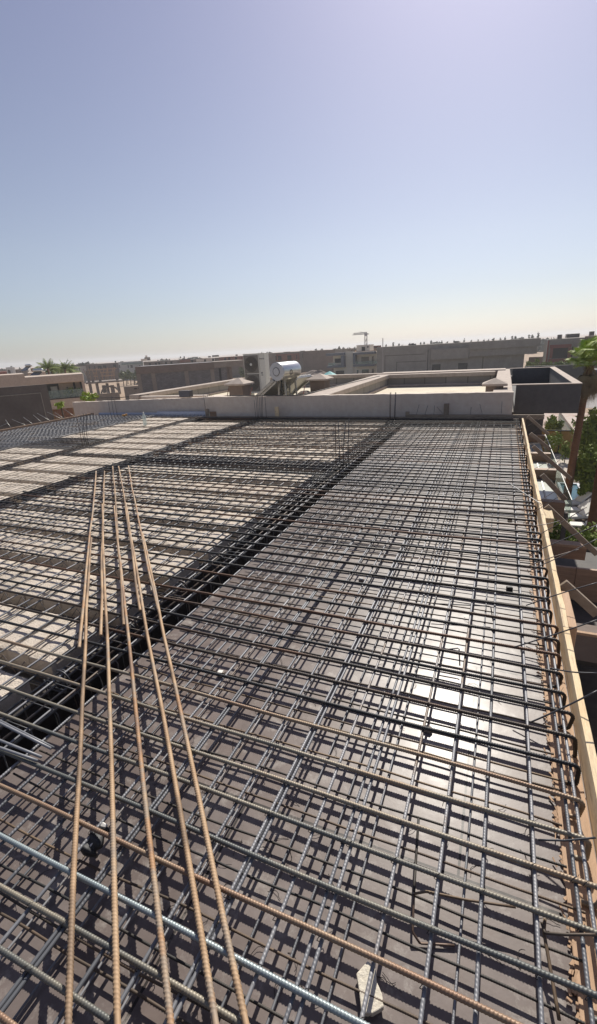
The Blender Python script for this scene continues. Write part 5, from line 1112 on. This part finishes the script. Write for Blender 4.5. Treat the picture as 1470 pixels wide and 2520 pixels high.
for (y0, y1) in ((21.9, 25.74), (19.1, 21.59), (15.2, 18.79)):
    MB().box(.42, 2.0, y0, y1, -3.40, -3.36).build('roof_panel', glp, pg)
    for x in (1.15, 1.30, 1.62): MB().box(x, x+.05, y0, y1, -3.357, -3.33).build('rail', M['galv'], pg)
MB().box(2.20, 2.23, 15.2, 26.0, -3.6, -3.0).build('side_glass', M['glass'], pg); MB().box(2.205, 2.225, 15.2, 26.0, -2.998, -2.98).build('glass_rail', M['galv'], pg)
for q in (15.0, 19.0, 25.9): MB().box(2.03, 2.15, q, q+.12, GZ, -3.35).build('post', M['render_d'], pg)
# lower formwork volumes at right
wv = thing('formwork_beam', 'brown plywood formwork box with a pale top edge below the props', 'formwork', (0,0,0)); q = at(1445, 1346, 11.5); zb_ = at(1445, 1380, 11.5)[2]
MB().box(.45, q[0], 11.50, 11.9, zb_, -3.0).build('side_panel', M['ply_brown'], wv); MB().box(.45, q[0], 11.48, 11.54, -2.998, -2.94).build('top_edge', M['wood_pink'], wv)
wv = thing('formwork_panel', 'large brown plywood panel with a dark seam near the nearest prop', 'formwork', (0,0,0)); zb_ = at(1430, 1518, 10.35)[2]
MB().box(.45, 1.78, 10.35, 10.42, zb_, -3.0).build('panel', M['ply_brown'], wv); MB().box(1.79, 2.75, 10.35, 10.42, zb_, -3.0).build('panel', M['ply_brown'], wv)
wv = thing('formwork_beam', 'brown formwork beam with a pale edge over the dark void at right', 'formwork', (0,0,0)); zb_ = at(1450, 1629, 7.75)[2]
MB().box(.45, 2.6, 7.75, 8.1, zb_, -3.0).build('side_panel', M['concrete_br'], wv); MB().box(.45, 2.6, 7.72, 7.78, -2.998, -2.95).build('top_edge', M['wood_pink'], wv)
tag(MB().box(.32, 3.4, 13.2, 13.4, GZ, -3.7).build('garden_wall', M['render_d']), 'added dark wall shading the void under the formwork', 'wall')  # wall added to cast shade into the void
tag(MB().box(.32, 3.4, 8.2, 13.1, -3.9, -3.75).build('void_dark_floor', M['ply_dark']), 'added dark floor standing for shade in the void beside the slab', 'formwork')  # added floor, its dark colour stands for the void's shade
tag(MB().box(.32, 3.6, -1, 8.1, GZ, -4.9).build('void_shade_mass', M['soil']), 'added dark mass standing for shade in the void below the edge board', 'void filler')  # added filler, dark where the void only lies in shade
# ------------------------------------------------------------------ camera, light, sky
cam = D.cameras.new('camera'); co = D.objects.new('camera', cam); C.objects.link(co); bpy.context.scene.camera = co
cam.sensor_fit = 'VERTICAL'; cam.sensor_height = 36; cam.sensor_width = 36; cam.lens = F/2520*36; cam.clip_start = .02; cam.clip_end = 6000
mw = Matrix.Identity(4)
for i in range(3):
    for j in range(3): mw[i][j] = RW[j][i]
mw.translation = (0, 0, H); co.matrix_world = mw
EL, AZ = 43., -3.5
su = D.lights.new('sun', 'SUN'); so = D.objects.new('sun', su); C.objects.link(so); su.energy = 5.0; su.angle = rad(.53); su.color = (1, .945, .85)
d = Vector((math.sin(rad(AZ))*math.cos(rad(EL)), math.cos(rad(AZ))*math.cos(rad(EL)), math.sin(rad(EL)))); so.rotation_euler = d.to_track_quat('Z', 'Y').to_euler()
W = D.worlds.new('World'); bpy.context.scene.world = W; W.use_nodes = True; nt = W.node_tree; bg = nt.nodes['Background']
sk = nt.nodes.new('ShaderNodeTexSky'); sk.sky_type = 'NISHITA'; sk.sun_disc = False; sk.sun_elevation = rad(EL); sk.sun_rotation = rad(AZ); sk.altitude = 300; sk.air_density = 1.0; sk.dust_density = 1.0; sk.ozone_density = 1.2
hs = nt.nodes.new('ShaderNodeHueSaturation'); hs.inputs['Saturation'].default_value = .68; nt.links.new(sk.outputs[0], hs.inputs['Color'])
mx = nt.nodes.new('ShaderNodeMixRGB'); mx.blend_type = 'MULTIPLY'; mx.inputs['Fac'].default_value = 1; mx.inputs['Color2'].default_value = (1.0, .985, 1.01, 1); nt.links.new(hs.outputs[0], mx.inputs['Color1'])
tcw = nt.nodes.new('ShaderNodeTexCoord'); sxw = nt.nodes.new('ShaderNodeSeparateXYZ'); nt.links.new(tcw.outputs['Generated'], sxw.inputs[0]); rw = nt.nodes.new('ShaderNodeValToRGB')
rw.color_ramp.elements[0].position = 0; rw.color_ramp.elements[0].color = (.83, .88, .95, 1); rw.color_ramp.elements[1].position = .5; rw.color_ramp.elements[1].color = (.86, .84, .98, 1)
e = rw.color_ramp.elements.new(.18); e.color = (.92, .93, .97, 1); nt.links.new(sxw.outputs[2], rw.inputs['Fac'])
m3 = nt.nodes.new('ShaderNodeMixRGB'); m3.blend_type = 'MULTIPLY'; m3.inputs['Fac'].default_value = 1; nt.links.new(mx.outputs[0], m3.inputs['Color1']); nt.links.new(rw.outputs[0], m3.inputs['Color2'])
nt.links.new(m3.outputs[0], bg.inputs['Color']); bg.inputs['Strength'].default_value = .080
sc = bpy.context.scene; sc.view_settings.view_transform = 'Standard'; sc.view_settings.look = 'None'; sc.view_settings.gamma = 1; sc.view_settings.exposure = .18
hz_m = D.materials.new('haze_air'); hz_m.use_nodes = True; nt = hz_m.node_tree; nt.nodes.clear(); ou = nt.nodes.new('ShaderNodeOutputMaterial'); pv = nt.nodes.new('ShaderNodeVolumePrincipled')
pv.inputs['Density'].default_value = .00055; pv.inputs['Color'].default_value = (.97, .97, .98, 1); pv.inputs['Anisotropy'].default_value = .25; nt.links.new(pv.outputs[0], ou.inputs['Volume'])
tag(MB().box(-2600, 2600, -400, 3600, GZ-1, 14).build('haze', hz_m), kind='stuff')
print('rebars', n_reb, 'objects', len(D.objects), 'tris', sum(len(o.data.polygons) for o in D.objects if o.type == 'MESH'))
